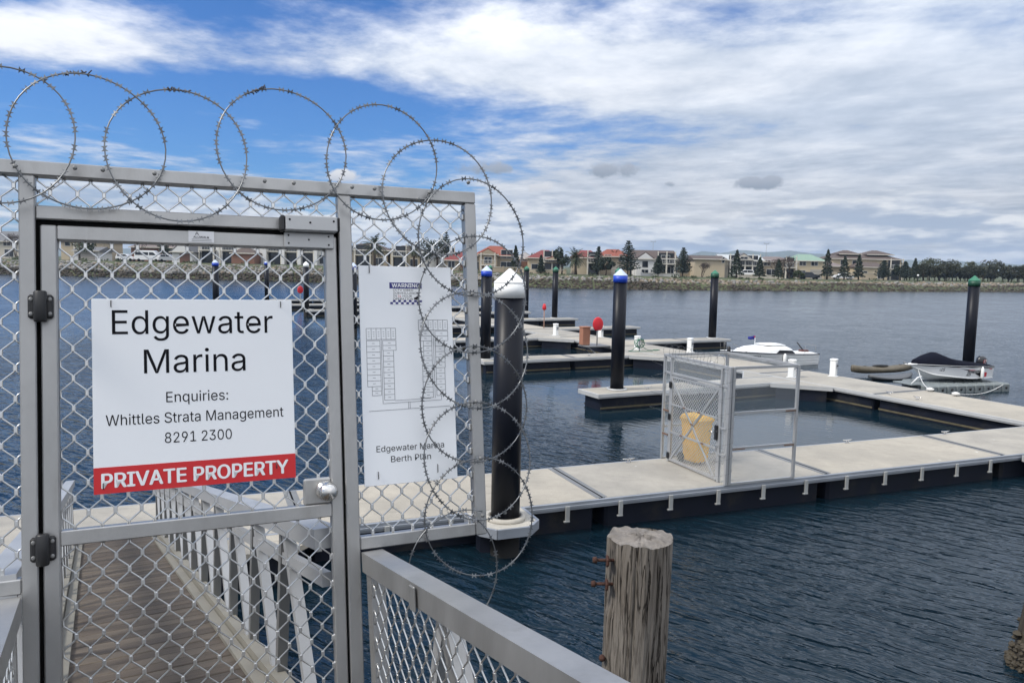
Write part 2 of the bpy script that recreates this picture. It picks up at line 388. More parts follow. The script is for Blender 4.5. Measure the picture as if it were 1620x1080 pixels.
def rocks():
    rl = mat('pale_revetment_rock', (.215, .205, .19), .9, 0, .45, .5); rt = mat('tan_revetment_rock', (.21, .17, .125), .9, 0, .4, .5); rd = mat('weedy_tidal_rock', (.042, .032, .020), .85, 0, .5, .7)
    ico = [(0, 0, -1), (.72, -.53, -.45), (-.28, -.85, -.45), (-.89, 0, -.45), (-.28, .85, -.45), (.72, .53, -.45), (.28, -.85, .45), (-.72, -.53, .45), (-.72, .53, .45), (.28, .85, .45), (.89, 0, .45), (0, 0, 1)]
    fc = [(0, 1, 2), (1, 0, 5), (0, 2, 3), (0, 3, 4), (0, 4, 5), (1, 5, 10), (2, 1, 6), (3, 2, 7), (4, 3, 8), (5, 4, 9), (1, 10, 6), (2, 6, 7), (3, 7, 8), (4, 8, 9), (5, 9, 10), (6, 10, 11), (7, 6, 11), (8, 7, 11), (9, 8, 11), (10, 9, 11)]
    mb = MB(); rnd = random.Random(3); x = -150.
    while x < 175:
        rows = 11
        for r in range(rows):
            f = max(0., (r + rnd.uniform(-.4, .4)) / (rows - 1)); g = ground_z(x) - .45
            z = -.2 + (g + .25) * f; y = shore_y(x) - .3 + 5.0 * f ** .9
            s = rnd.uniform(.18, .50); a = rnd.uniform(0, 6.28); ca, sa = math.cos(a), math.sin(a)
            kx, ky, kz = s * rnd.uniform(.8, 1.4), s * rnd.uniform(.7, 1.1), s * rnd.uniform(.5, .95); X = x + rnd.uniform(-.35, .35)
            vs = []
            for (p, q, t) in ico:
                j = rnd.uniform(.75, 1.2); p, q, t = p * kx * j, q * ky * j, t * kz * j; vs.append((X + p * ca - q * sa, y + p * sa + q * ca, z + t))
            tide = 1.25 + .25 * math.sin(x * .11)
            mi = 2 if z < tide else (0 if rnd.random() < (.8 if x < 25 else .35) else 1)
            mb.add(vs, fc, mi)
        x += .56
    o = mb.build('rock_revetment', [rl, rt, rd]); stuff(tag(o, 'long sloping bank of loose rocks along the far shore', 'rocks'))
rocks()

def hills():
    ridge = [(-2600, 35), (-1500, 45), (-700, 40), (-320, 40), (200, 42), (600, 52), (778, 62), (848, 84), (934, 74), (1005, 92), (1134, 84), (1248, 92), (1391, 80), (1491, 77), (1650, 66), (1792, 63), (1964, 60), (2193, 54), (2400, 50), (3200, 60), (4200, 40)]
    vs = []; fs = []; rnd = random.Random(5); pts = []
    for (a, b), (c, d) in zip(ridge, ridge[1:]):
        k = max(1, int((c - a) / 35))
        for i in range(k): t = i / k; pts.append((a + (c - a) * t, b + (d - b) * t + rnd.uniform(-2, 2)))
    for x, h in pts:
        vs += [(x * .72, 2500, 1.5), (x * .82, 2900, h * .42 + rnd.uniform(-5, 5)), (x, 3500, h), (x * 1.12, 4000, 1.5)]
    for i in range(len(pts) - 1):
        for r in range(3): a = i * 4 + r; fs.append((a, a + 4, a + 5, a + 1))
    o = MB().add(vs, fs).build('hills', mat('hill_scrub', (.085, .095, .055), 1., 0, .35, .004)); structure(o)
hills()
# ------------------------------------------------------------------ marina: two frames on plan
AA = R(22.0); A_O = Vector((0, 11.12, 0)); A_U = Vector((math.cos(AA), math.sin(AA), 0)); A_V = Vector((-math.sin(AA), math.cos(AA), 0))
BA = R(26.9); B_O = Vector((12.853, 18.470, 0)); B_U = Vector((math.cos(BA), math.sin(BA), 0)); B_V = Vector((-math.sin(BA), math.cos(BA), 0))
def fa(u, v, z=0): p = A_O + A_U * u + A_V * v; return Vector((p.x, p.y, z))
def fb(u, v, z=0): p = B_O + B_U * u + B_V * v; return Vector((p.x, p.y, z))
TOP = .5

def pontoon(name, label, cat, loc, rz, length, width, seams, edge=WALER, slabm=(CONC, CONC2), group=None, brackets=None, weed=True, tip=False, waler_h=.13, floats=None, zoff=0., start_cap=True):
    """floating walkway: local x along, y across (0..width), deck top at z = TOP"""
    t = thing(name, label, cat, (loc[0], loc[1], zoff), rz, group)
    cuts = [0] + list(seams) + [length]
    for i, (a, b) in enumerate(zip(cuts, cuts[1:])):
        g0 = .0 if i == 0 else .05; g1 = .0 if i == len(cuts) - 2 else .05
        B(a + g0, b - g1, .045, width - .045, TOP - .12, TOP, bev=.012).build('deck_slab', slabm[i % len(slabm)], t)
        if g1:
            B(b - .10, b + .10, .06, width - .06, TOP - .1, TOP + .006, bev=.003).build('joint_plate', mat('dull_joint_plate', (.17, .175, .18), .75, 0, .15, 4, spec=.25), t)
            B(b - .012, b + .012, .06, width - .06, TOP - .1, TOP + .0095).build('joint_strip', RUBBER, t)
        fl = B(a + .10, b - .10, .12, width - .12, -.45, TOP - .125, bev=.05).build('float', FLOAT, t)
        if weed:
            B(a + .11, b - .11, .105, .122, .045, .095).build('weed_strip', WEED, fl); B(a + .11, b - .11, width - .122, width - .105, .045, .095).build('weed_strip', WEED, fl)
    for y0, y1, r0, r1 in ((0, .045, -.016, -.001), (width - .045, width, width + .001, width + .016)):
        wl = B(0, length, y0, y1, TOP - waler_h, TOP - .004, bev=.006).build('waler', edge, t)
        B(0, length, r0, r1, TOP - waler_h + .035, TOP - .055, bev=.004).build('rubbing_strip', edge, wl)
    B(length, length + .05, 0, width, TOP - waler_h, TOP - .002, bev=.006).build('end_board', edge, t)
    if start_cap: B(-.05, 0, 0, width, TOP - waler_h, TOP - .002, bev=.006).build('end_board', edge, t)
    for bx in (brackets or []):
        m = MB(); m.box(bx - .035, bx + .035, -.045, -.018, TOP - .29, TOP - .05, bev=.004); m.box(bx - .06, bx + .035, -.052, -.010, TOP - .30, TOP - .275, bev=.004)
        m.build('bracket', BRKT, t)
    return t

def cleat(loc, rz, label):
    t = thing('mooring_cleat', label, 'cleat', loc, rz, 'cleats bolted along the pontoons')
    B(-.05, .05, -.03, .03, 0, .012, bev=.004).build('base_plate', STEEL, t)
    m = MB(); m.tube([(-.025, 0, .012), (-.025, 0, .06)], .013, 8); m.tube([(.025, 0, .012), (.025, 0, .06)], .013, 8); m.build('post', STEEL, t)
    MB().tube([(-.13, 0, .075), (-.07, 0, .065), (.07, 0, .065), (.13, 0, .075)], [.008, .014, .014, .008], 8).build('horn', STEEL, t)
    return t

# near walkway: runs left to right in front, from behind the gate to the corner on the right
walk_a = pontoon('floating_walkway', 'wide concrete floating walkway nearest the camera carrying the wire cage gate', 'pontoon', fa(-21.15, 0), AA, 38.2, 1.95,
    [4.55 * k for k in range(1, 8)], brackets=[15.6 + .93 * k for k in range(0, 18)] + [5 + .93 * k for k in range(11)], edge=WALER, weed=False)
walk_b = pontoon('floating_walkway', 'long floating walkway running away to the upper left past both boats', 'pontoon', fb(0, .02), BA + math.pi / 2, 66, 2.3,
    [4.6, 9.2, 13.8, 18.4, 23, 27.6, 32.2, 36.8, 41.4, 46, 50.6, 55.2, 59.8], edge=PALEEDGE)
walk_b.location = fb(2.3, .02)                    # local y runs from the outer edge (0) to the inner edge (2.3)
# triangular corner plate where the near walkway turns at the right
def gusset(parent_frame, pts, label):
    t = thing('corner_gusset', label, 'pontoon', (0, 0, 0), 0, 'triangular corner pieces of the pontoons')
    P = [(p.x, p.y) for p in pts]
    a = sum((P[i][0] * P[(i + 1) % len(P)][1] - P[(i + 1) % len(P)][0] * P[i][1]) for i in range(len(P)))
    if a < 0: P.reverse()
    c = Vector((sum(p[0] for p in P) / len(P), sum(p[1] for p in P) / len(P)))
    t.location = (c.x, c.y, 0); L = [(p[0] - c.x, p[1] - c.y) for p in P]
    MB().prism([(x * .94, y * .94) for x, y in L], TOP - .10, TOP - .003).build('deck_slab', CONC2, t)
    m = MB()
    for i in range(len(L)):
        p, q = Vector((*L[i], TOP - .07)), Vector((*L[(i + 1) % len(L)], TOP - .07)); k = .97
        m.beam(p * 1 if False else Vector((p.x * k, p.y * k, p.z)), Vector((q.x * k, q.y * k, q.z)), .05, .125)
    m.build('edge_board', PALEEDGE, t)
    MB().prism([(x * .80, y * .80) for x, y in L], -.3, TOP - .14).build('float', FLOAT, t)
    return t
gusset(None, [fa(11.05, -.06), fa(14.2, -.06), fa(14.2, -3.0)], 'corner piece of the near walkway at the right edge of the photo')

fingers_in = []
names_in = ['nearest inner finger pontoon, behind the wire cage, with a blue-capped pile', 'second inner finger pontoon, crossing behind the white-capped pile', 'third inner finger pontoon, half hidden behind the berth plan sign',
    'fourth inner finger pontoon, seen at the left edge of the berth plan sign', 'fifth inner finger pontoon, behind the gate post', 'sixth inner finger pontoon, seen through the gate right of the white sign', 'seventh inner finger pontoon, farthest but one through the gate', 'farthest inner finger pontoon, seen through the gate']
for k in range(8):
    v0 = 7.45 + 7.75 * k
    t = pontoon('finger_pontoon', names_in[k], 'pontoon', fb(-7.8, v0), BA, 7.72, 1.1, [3.9], edge=PALEEDGE, group='finger pontoons on the inner side', zoff=-.006 if k else -.006)
    MB().lathe([(.30, TOP - .02), (.30, TOP + .05), (.235, TOP + .05), (.235, TOP - .02)], 24, (.95 if k == 0 else .30, .55, .004)).build('pile_collar', PALEEDGE, t)
    for s in (-1, 1):
        if k > 2 and s < 0: continue
        a = fb(-.06, v0 - .06) if s < 0 else fb(-.06, v0 + 1.16); b = fb(-.06, v0 - 1.45) if s < 0 else fb(-.06, v0 + 2.5); c = fb(-1.35, v0 - .06) if s < 0 else fb(-1.35, v0 + 1.16)
        gusset(None, [a, b, c], 'triangular corner piece on the %s side of the %s' % ('near' if s < 0 else 'far', names_in[k].split(',')[0]))
names_out = ['nearest outer finger pontoon, right of the wire cage top, with a green-capped pile', 'second outer finger pontoon, behind the blue-capped pile', 'third outer finger pontoon, behind the red lifebuoy cover', 'fourth outer finger pontoon, just right of the white-capped pile', 'farthest outer finger pontoon, left of the white-capped pile']
vout = [19.65, 27.5, 34.7, 41.6, 49.2]
for k, v0 in enumerate(vout):
    pontoon('finger_pontoon', names_out[k], 'pontoon', fb(2.36, v0), BA, 5.9, 1.15, [3.0], edge=PALEEDGE, group='finger pontoons on the outer side', zoff=-.006)

def pile(x, y, kind, label, r=.197, top=4.05, collar=True):
    t = thing('mooring_pile', label, 'pile', (x, y, 0), 0, 'black mooring piles with conical caps')
    body = {'white': WHITECAP, 'blue': BLUECAP, 'green': GREENCAP}[kind]; tip = {'white': WHITECAP, 'blue': BLUETOP, 'green': GREENTIP}[kind]
    band = .19; cone = .20; zc = top - cone - band
    MB().lathe([(r, .42), (r, zc)], 28).build('shaft', PILE, t)
    MB().lathe([(r, -3), (r, .42)], 28).build('shaft_foot', PILEWORN, t)
    MB().lathe([(r + .012, zc - .01), (r + .012, zc + band)], 28).build('cap_band', body, t)
    MB().lathe([(r + .014, zc + band), (r + .016, zc + band + .012), (.012, top)], 28, smooth=False).build('cap_cone', tip, t)
    if collar:
        MB().lathe([(r + .10, TOP - .03), (r + .10, TOP + .055), (r + .03, TOP + .06), (r + .03, TOP - .03)], 28).build('collar', PALEEDGE, t)
    return t
P0 = fa(-.22, -.42)
pw = pile(P0.x, P0.y, 'white', 'thick black pile with white conical cap, just right of the gate panel', r=.205, collar=False)
# octagonal guide platform round the white-capped pile
t = thing('pile_guide_platform', 'pale octagonal platform with ring round the foot of the white-capped pile', 'platform', P0, AA)
oc = [(-.46, .41), (-.46, -.22), (-.28, -.43), (.20, -.43), (.42, -.20), (.42, .41)]
MB().prism(oc, TOP - .05, TOP + .012).build('tread_plate', mat('ribbed_plate', (.40, .375, .325), .85, 0, .15, 20, .5, 60), t)
m = MB()
for i in range(5): m.beam((*oc[i], TOP - .05), (*oc[i + 1], TOP - .05), .04, .13)
m.build('edge_board', WALER, t)
MB().lathe([(.285, TOP), (.285, TOP + .065), (.225, TOP + .07), (.225, TOP)], 32).build('guide_ring', mat('cream_ring', (.42, .39, .335), .8, 0, .15, 8), t)
MB().prism([(x * .7, y * .3 + .2) for x, y in oc], -.25, TOP - .08).build('float', FLOAT, t)

pin = [(-6.85, 8.0, 'blue', 'black pile with bright blue cap standing left of the wire cage'), (-7.55, 15.75, 'blue', 'black pile with blue cap close beside the white-capped pile'),
       (-8.45, 31.2, 'blue', 'blue-capped pile at the left edge of the berth plan sign'),
       (-7.75, 46.75, 'white', 'white-capped pile seen through the gate right of the white sign'), (-8.05, 62.2, 'blue', 'blue-capped pile seen through the gate above the white sign, right of centre')]
for u, v, kd, lb in pin: p = fb(u, v); pile(p.x, p.y, kd, lb, collar=False)
pile(-19.3, 50, 'blue', 'blue-capped pile seen through the gate above the middle of the white sign', collar=False)
pg = [(7.55, 20.25, 'black pile with green cap above the cabin boat, right of the cage'), (6.95, 28.1, 'black pile with green cap just right of the tall blue-capped pile'), (6.75, 35.3, 'black pile with green cap between the white-capped and blue-capped piles'),
      (8.15, 42.2, 'thin black pile with green cap touching the right side of the white-capped pile'), (8.6, 49.8, 'green-capped pile mostly hidden behind the white-capped pile'), (8.95, 7.5, 'tall black pile with green cap standing behind the covered runabout')]
for u, v, lb in pg: p = fb(u, v); pile(p.x, p.y, 'green', lb, collar=v > 10)

for u, lb in ((3.13, 'cleat left of the cage on the near walkway'), (8.42, 'cleat on the near walkway right of the cage'), (11.3, 'cleat on the near walkway toward the corner')):
    cleat(fa(u, 1.83, TOP), AA, lb)
for u, v, lb in ((.42, 4.4, 'cleat on the far walkway, second from the corner'), (.42, 3.5, 'cleat on the far walkway nearest the corner'), (.3, 12.0, 'cleat on the far walkway beyond the cage')):
    cleat(fb(u, v, TOP), BA + math.pi / 2, lb)
cleat(fb(-5.9, 7.75, TOP), BA, 'cleat on the nearest inner finger beside the blue-capped pile')
cleat(fb(-3.0, 15.55, TOP), BA, 'cleat on the second inner finger')

def pedestal(p, rz, label):
    t = thing('power_pedestal', label, 'power pedestal', p, rz, 'white service pedestals on the pontoons'); t.scale = (1.12, 1.12, .68)
    B(-.13, .13, -.13, .13, 0, .03, bev=.01).build('base_flange', PEDW, t)
    B(-.105, .105, -.09, .09, .03, .80, bev=.02).build('column', PEDW, t)
    B(-.12, .12, -.105, .105, .80, .90, bev=.03).build('cap', PEDW, t)
    B(-.085, .085, -.10, -.088, .40, .70, bev=.005).build('socket_panel', mat('grey_panel', (.42, .43, .45), .5), t)
    for k in (-.04, .04): MB().lathe([(.025, 0), (.03, .02), (.02, .035)], 12, (k, -.10, .55), axis='y').build('socket', BLACK, t)
    return t
for u, v, lb in ((2.05, 15.4, 'white service pedestal at the root of the nearest outer finger, left of the cabin boat'), (.25, 23.9, 'white service pedestal farthest away, right of the white-capped pile'), (2.05, 22.4, 'white service pedestal behind the red lifebuoy cover'),
    (.35, 16.9, 'white service pedestal beside the coiled green hose'), (.35, 8.1, 'white service pedestal seen through the clear panel of the cage'), (2.0, 7.8, 'white service pedestal standing alone left of the kayak')):
    p = fb(u, v, TOP); pedestal(p, BA + R(25), lb)

def lifebuoy(p, rz, label, h=1.0):
    t = thing('lifebuoy_station', label, 'lifebuoy', p, rz, 'red lifebuoy covers on posts')
    MB().tube([(0, 0, 0), (0, 0, h + .30)], .03, 10).build('post', ALU_LIGHT, t)
    m = MB(); pts = []
    rings = []
    for y, k in ((-.14, .86), (-.12, .98), (-.05, 1), (-.03, .96)):
        ring = []
        for i in range(28):
            a = R(-60) + R(300) * i / 27; rr = .26 * k
            ring.append((rr * math.cos(a) * .92, y, h + .28 + rr * math.sin(a) * 1.25))
        rings.append(ring)
    m.loft(rings); m.build('cover', REDL, t)
    B(-.05, .05, -.03, .0, h - .05, h + .35, bev=.008).build('back_plate', ALU_LIGHT, t)
    return t
t = thing('service_shelf', 'grey bracketed shelf on the far walkway below the red lifebuoy cover', 'shelf', fb(-.85, 18.9, 0), BA)
B(-.35, .85, -.45, .45, TOP - .04, TOP + .03, bev=.01).build('shelf_plate', ALU_DARK, t)
m = MB(); m.beam((-.25, -.3, TOP - .04), (.6, -.3, -.15), .04, .04); m.beam((-.25, .3, TOP - .04), (.6, .3, -.15), .04, .04); m.build('brace', ALU_LIGHT, t)
lifebuoy(fb(-.65, 18.6, TOP + .03), BA + R(-18), 'red lifebuoy cover on a post beside the brown box, left of the blue-capped pile', .70)
lifebuoy(fa(-7.62, 1.6, TOP), AA, 'red lifebuoy cover at the far left edge, seen through the left mesh panel', .35)
lifebuoy(fb(-6.6, 54.6, TOP), AA, 'tiny red lifebuoy cover seen through the gate above the white sign', .9)
lifebuoy(fb(1.0, 46.0, TOP), AA, 'red lifebuoy cover showing at the right edge of the berth plan sign', .95)
t = thing('hose_cabinet', 'brown box standing left of the red lifebuoy cover', 'box', fb(-1.0, 19.1, TOP + .03), BA)
B(-.20, .20, -.16, .16, 0, .78, bev=.02).build('cabinet', BROWNBOX, t)
B(-.22, .22, -.18, .18, .78, .84, bev=.015).build('lid', BROWNBOX, t)
# coiled green hose
t = thing('garden_hose', 'green hose coiled round a peg and trailing on the far walkway', 'hose', fb(.05, 16.3, TOP), BA)
m = MB(); pts = []
for i in range(70): a = i * .45; pts.append((.19 * math.cos(a) + .002 * i * math.sin(i), -.05 + .0016 * i, .34 + .19 * math.sin(a)))
m.tube(pts, .014, 6); m.build('coil', GREENHOSE, t)
m = MB(); m.tube([(.15, .05, .2), (.4, .0, .05), (.8, -.1, .02), (1.15, .1, .02), (.9, .25, .02)], .014, 6); m.tube([(-.15, .05, .2), (-.35, .1, .04), (-.6, 0, .02), (-.1, -.2, .02), (.5, -.25, .02)], .014, 6); m.build('trailing_end', GREENHOSE, t)
MB().tube([(0, .02, 0), (0, .02, .62)], .025, 8).build('peg', ALU_LIGHT, t)
# thin orange and white marker post on the far walkway
p = fb(1.95, 28.2, TOP)
t = thing('marker_post', 'thin pinkish post on the far walkway below the middle green-capped pile', 'post', p, 0)
MB().tube([(0, 0, 0), (0, 0, 1.35)], .03, 8).build('post', mat('pinkish_post', (.40, .25, .2), .7), t)
MB().lathe([(.10, 1.05), (.12, 1.2), (.06, 1.4)], 12).build('float_ball', REDL, t)
# ------------------------------------------------------------------ wire cage gate on the near walkway
def grille(u0, u1, w0, w1, du, dv, pu, pw, r=.0028, y=0., knot=True, n=5):
    """crimped wire grille in the local x-z plane: zigzag strands that touch at flattened knots"""
    mb = MB(); k0 = math.floor((u0 - pu) / (du / 2)) - 1; k1 = math.ceil((u1 - pu) / (du / 2)) + 1
    s = .11 * dv                                   # half length of the straight piece at a knot
    def clip(p, q):
        # cut the segment to the rectangle
        t0, t1 = 0., 1.; dx, dz = q[0] - p[0], q[1] - p[1]
        for pp, qq in ((-dx, p[0] - u0), (dx, u1 - p[0]), (-dz, p[1] - w0), (dz, w1 - p[1])):
            if abs(pp) < 1e-9:
                if qq < 0: return None
            else:
                t = qq / pp
                if pp < 0: t0 = max(t0, t)
                else: t1 = min(t1, t)
        if t0 >= t1: return None
        return (p[0] + dx * t0, p[1] + dz * t0), (p[0] + dx * t1, p[1] + dz * t1)
    for k in range(k0, k1 + 1):
        xc = pu + (k + .5) * du / 2; pts = []
        j0 = math.floor((w0 - pw) / (dv / 2)) - 1; j1 = math.ceil((w1 - pw) / (dv / 2)) + 1
        for j in range(j0, j1 + 1):
            left = (j + k) % 2 == 0
            x = pu + k * du / 2 + r * 1.02 if left else pu + (k + 1) * du / 2 - r * 1.02; z = pw + j * dv / 2
            pts += [(x, z - s), (x, z + s)]
        run = []
        for p, q in zip(pts, pts[1:]):
            c = clip(p, q)
            if c is None:
                if len(run) > 1: mb.tube([(a, y, b) for a, b in run], r, n)
                run = []
            else:
                if run and abs(run[-1][0] - c[0][0]) + abs(run[-1][1] - c[0][1]) < 1e-7: run.append(c[1])
                else:
                    if len(run) > 1: mb.tube([(a, y, b) for a, b in run], r, n)
                    run = [c[0], c[1]]
        if len(run) > 1: mb.tube([(a, y, b) for a, b in run], r, n)
        if knot:
            for j in range(j0, j1 + 1):
                if (j + k) % 2 == 0:
                    x = pu + k * du / 2; z = pw + j * dv / 2
                    if u0 + .004 < x < u1 - .004 and w0 + s < z < w1 - s: mb.box(x - r * 1.9, x + r * 1.9, y - r * 1.15, y + r * 1.15, z - s * .9, z + s * .9, bev=r * .6)
    return mb

CU, CH = 3.9, 2.0
cg = thing('cage_gate', 'aluminium cage with an X-braced wire door standing across the near walkway', 'gate', fa(CU, 0, TOP), AA)
# local: x along the walkway, y across it (0 front edge .. 1.95 back edge)
ps = .05
def cpost(x, y, h=CH, w_=ps): B(x - w_ / 2, x + w_ / 2, y - w_ / 2, y + w_ / 2, 0, h, bev=.005).build('post', ALU_LIGHT, cg)
for x, y in ((0, .0), (0, 1.93), (1.42, .0), (1.42, 1.93), (.07, .0), (0, .20), (0, 1.70)): cpost(x, y)
m = MB(); m.box(-.022, .022, .03, 1.90, CH - .045, CH); m.box(.1, 1.39, -.02, .02, CH - .045, CH); m.box(.03, 1.39, 1.91, 1.95, CH - .045, CH); m.box(1.40, 1.44, .03, 1.90, CH - .045, CH)
m.build('top_rail', ALU_LIGHT, cg)
m = MB(); m.box(-.02, .02, .23, 1.67, CH - .36, CH - .32); m.box(-.018, .018, .03, .17, CH - .36, CH - .32); m.box(-.018, .018, 1.73, 1.90, CH - .36, CH - .32); m.build('transom', ALU_LIGHT, cg)
for z in (.62, 1.22):
    B(.1, 1.39, -.017, .017, z - .02, z + .02).build('panel_rail', ALU_LIGHT, cg)
    B(.03, 1.39, 1.915, 1.945, z - .02, z + .02).build('panel_rail', ALU_LIGHT, cg)
B(.1, 1.39, -.02, .02, .0, .035).build('bottom_rail', ALU_LIGHT, cg); B(.03, 1.39, 1.91, 1.95, .0, .035).build('bottom_rail', ALU_LIGHT, cg)
for z in (.62, 1.22): B(1.18, 1.392, -.024, .0165, z - .023, z - .001).build('rust_patch', RUSTB, cg)
B(.1, .35, -.024, .0165, .60, .618).build('rust_patch', RUSTB, cg)
for z0, z1 in ((.04, .60), (.64, 1.20), (1.24, CH - .05)):
    B(.1, 1.39, -.004, .004, z0, z1).build('clear_panel', GLASSP, cg)
    B(.03, 1.39, 1.926, 1.934, z0, z1).build('clear_panel', GLASSP, cg)
B(-.004, .004, .03, 1.90, CH - .31, CH - .05).build('clear_panel', GLASSP, cg)
B(-.004, .004, 1.74, 1.90, .03, CH - .37).build('clear_panel', GLASSP, cg)
B(-.004, .004, .03, .17, .03, CH - .37).build('clear_panel', GLASSP, cg)
dr = MB(); d0, d1, h0, h1 = .245, 1.655, .03, CH - .38
for y in (d0, d1): dr.box(-.02, .02, y - .02, y + .02, h0, h1)
for z in (h0 + .02, h1 - .02): dr.box(-.0195, .0195, d0 + .02, d1 - .02, z - .02, z + .02)
door = dr.build('door', ALU_LIGHT, cg)
g = grille(d0, d1, h0, h1, .074, .068, .0, .0, .0056, 0, False, 4); g.xf(Matrix.Rotation(R(90), 4, 'Z')); g.build('wire_infill', ALU_MESH, door)
m = MB()
m.beam((-.012, d0, h1), (-.012, d1 - .0, h0), .035, .02, (1, 0, 0)); m.build('diagonal_brace', ALU_LIGHT, door)
m = MB(); m.beam((-.030, d1, h1 - .05), (-.030, d0, h0), .035, .015, (1, 0, 0)); m.build('diagonal_brace', ALU_LIGHT, door)
for z in (.58, 1.10): B(-.05, -.039, d0, d1, z - .018, z + .018).build('cross_bar', ALU_LIGHT, door)
for y, z in ((.62, .58), (1.25, .58), (.95, .85), (.75, 1.10), (1.2, 1.10)): B(-.056, -.05, y - .04, y + .04, z - .012, z + .012).build('weld_patch', RUSTB, door)
for z in (.12, .85, 1.45): B(-.05, -.021, d1 - .01, d1 + .06, z - .06, z + .06, bev=.01).build('hinge', BLACK, cg)
B(-.06, -.021, d0 - .02, d0 + .05, .72, .98, bev=.012).build('lock_box', BLACK, door)
MB().tube([(-.05, d0 + .06, .85), (-.08, d0 + .08, .85), (-.08, d0 + .15, .85)], .01, 6).build('lock_handle', STEEL, door)
for y in (.10, 1.80):
    for z in (.5, .95): B(-.04, -.026, y - .09, y + .09, z - .015, z + .015).build('bracket', RUSTB if y > 1 else ALU_LIGHT, cg)

def razor_strip(pts, name, parent, r=.0022, barb=.045, bl=.020, closed=False, rnd=random.Random(2)):
    """core wire with pressed barbs"""
    w_ = MB().tube(pts, r, 6, closed=closed).build(name, WIRE, parent)
    mb = MB(); acc = 0; P = [Vector(p) for p in pts] + ([Vector(pts[0])] if closed else [])
    for p, q in zip(P, P[1:]):
        L = (q - p).length; acc += L
        if acc >= barb:
            acc -= barb; d = (q - p).normalized(); a = rnd.uniform(-.5, .5); n = d.cross(Vector((0, 1, 0)))
            if n.length < .2: n = d.cross(Vector((1, 0, 0)))
            n.normalize(); n = Matrix.Rotation(a, 3, d) @ n; o = d.cross(n) * .0012; c = p
            # flat strip clamped on the wire with four points
            h = bl * .5; k = bl * .42; vs = []
            for sgn in (-1, 1):
                vs += [c - d * k + n * h + o * sgn, c - d * k * .35 + n * h * .35 + o * sgn, c + d * k * .35 + n * h * .35 + o * sgn, c + d * k + n * h + o * sgn,
                       c + d * k - n * h + o * sgn, c + d * k * .35 - n * h * .35 + o * sgn, c - d * k * .35 - n * h * .35 + o * sgn, c - d * k - n * h + o * sgn]
            fs = [tuple(range(7, -1, -1)), tuple(range(8, 16))] + [(i, (i + 1) % 8, 8 + (i + 1) % 8, 8 + i) for i in range(8)]
            mb.add(vs, fs)
    if mb.f: stuff(mb.build('barbs', WIRE, w_))
    return w_

t = thing('razor_wire_coil', 'thin razor wire coil along the top and posts of the cage gate', 'razor wire', fa(CU, 0, TOP), AA)
rnd = random.Random(11)
def helix(p, q, rad, turns, jit=.02, up=Vector((0, 0, 1))):
    p, q = Vector(p), Vector(q); d = (q - p).normalized(); x = d.cross(Vector((.3, .9, .1))).normalized(); y = d.cross(x); N = int(turns * 16); o = []
    for i in range(N + 1): a = i / 16 * 2 * math.pi; rr = rad + jit * math.sin(i * .37); o.append(p + (q - p) * (i / N) + x * rr * math.cos(a) + y * rr * math.sin(a))
    return o
razor_strip(helix((-.05, .05, .15), (-.05, .02, CH - .05), .15, 7), 'coil', t, .0024, .12, .016)
razor_strip(helix((-.05, .1, CH + .02), (-.05, 1.88, CH + .05), .14, 9), 'coil', t, .0024, .12, .016)
razor_strip(helix((-.05, 2.02, CH), (-.05, 2.02, .55), .15, 5), 'coil', t, .0024, .12, .016)

t = thing('wheelie_bin', 'yellow plastic wheelie bin standing behind the cage door', 'bin', fa(CU + .40, 1.42, TOP), AA + R(8)); t.scale = (.70, .76, .94)
rings = []
for z, k in ((.06, .78), (.1, .82), (.80, 1.0), (.84, 1.03), (.86, 1.03)):
    w2, d2 = .27 * k, .30 * k; ring = []
    for sx, sy in ((-1, -1), (1, -1), (1, 1), (-1, 1)):
        for e in ((.0, .14), (.14, .0)) if sx * sy > 0 else ((.14, 0), (0, .14)): ring.append((sx * (w2 - e[0] * .25), sy * (d2 - e[1] * .25), z))
    rings.append(ring)
MB().loft(rings, smooth=False).build('body', YELLOW, t)
rings = []
for z, k in ((.865, 1.10), (.90, 1.12), (.96, .98), (.985, .72)):
    rings.append([(x * k * .28, y * k * .31, z) for x, y in ((-1, -.85), (-.85, -1), (.85, -1), (1, -.85), (1, .85), (.85, 1), (-.85, 1), (-1, .85))])
MB().loft(rings, smooth=False).build('lid', YELLOW, t)
MB().tube([(-.22, .36, .88), (.22, .36, .88)], .016, 8).build('handle', YELLOW, t)
for s in (-1, 1): MB().lathe([(.06, -.025), (.10, -.02), (.10, .02), (.06, .025)], 16, (s * .26, .26, .10), axis='x').build('wheel', RUBBER, t)

# ------------------------------------------------------------------ boats
def hull(L, beam, sheer, keel, chine=.62, n=15, bowfull=2.2, transom=.86):
    """open hull as cross sections from bow (x=0) to stern (x=L): keel, bilge, chine, gunwale on each side"""
    secs = []
    for i in range(n):
        f = i / (n - 1); hb = beam / 2 * min(1, (1 - (1 - min(1, f / .62)) ** bowfull)) * (1 - (1 - transom) * max(0, (f - .62) / .38) ** 2); hb = max(hb, .012)
        zs = sheer(f); zk = keel(f); zc = zk + (zs - zk) * (.50 - .28 * min(1, f * 1.6)); hc = hb * (chine + (.93 - chine) * min(1, f * 1.5)); x = f * L
        rake = .34 * (1 - f) ** 6
        secs.append([(x - rake, hb, zs), (x - rake * .55, hb * .99 * .5 + hc * .5, (zs + zc) / 2), (x - rake * .3, hc, zc), (x, hc * .5, zk + (zc - zk) * .42), (x, 0, zk),
                     (x, -hc * .5, zk + (zc - zk) * .42), (x - rake * .3, -hc, zc), (x - rake * .55, -(hb * .5 + hc * .5) * .995, (zs + zc) / 2), (x - rake, -hb, zs)])
    return secs
GEL = mat('white_gelcoat', (.78, .78, .76), .3, 0, .03, 2); NAVY = mat('navy_trim', (.012, .014, .03), .45); TINT = DARKGLASS
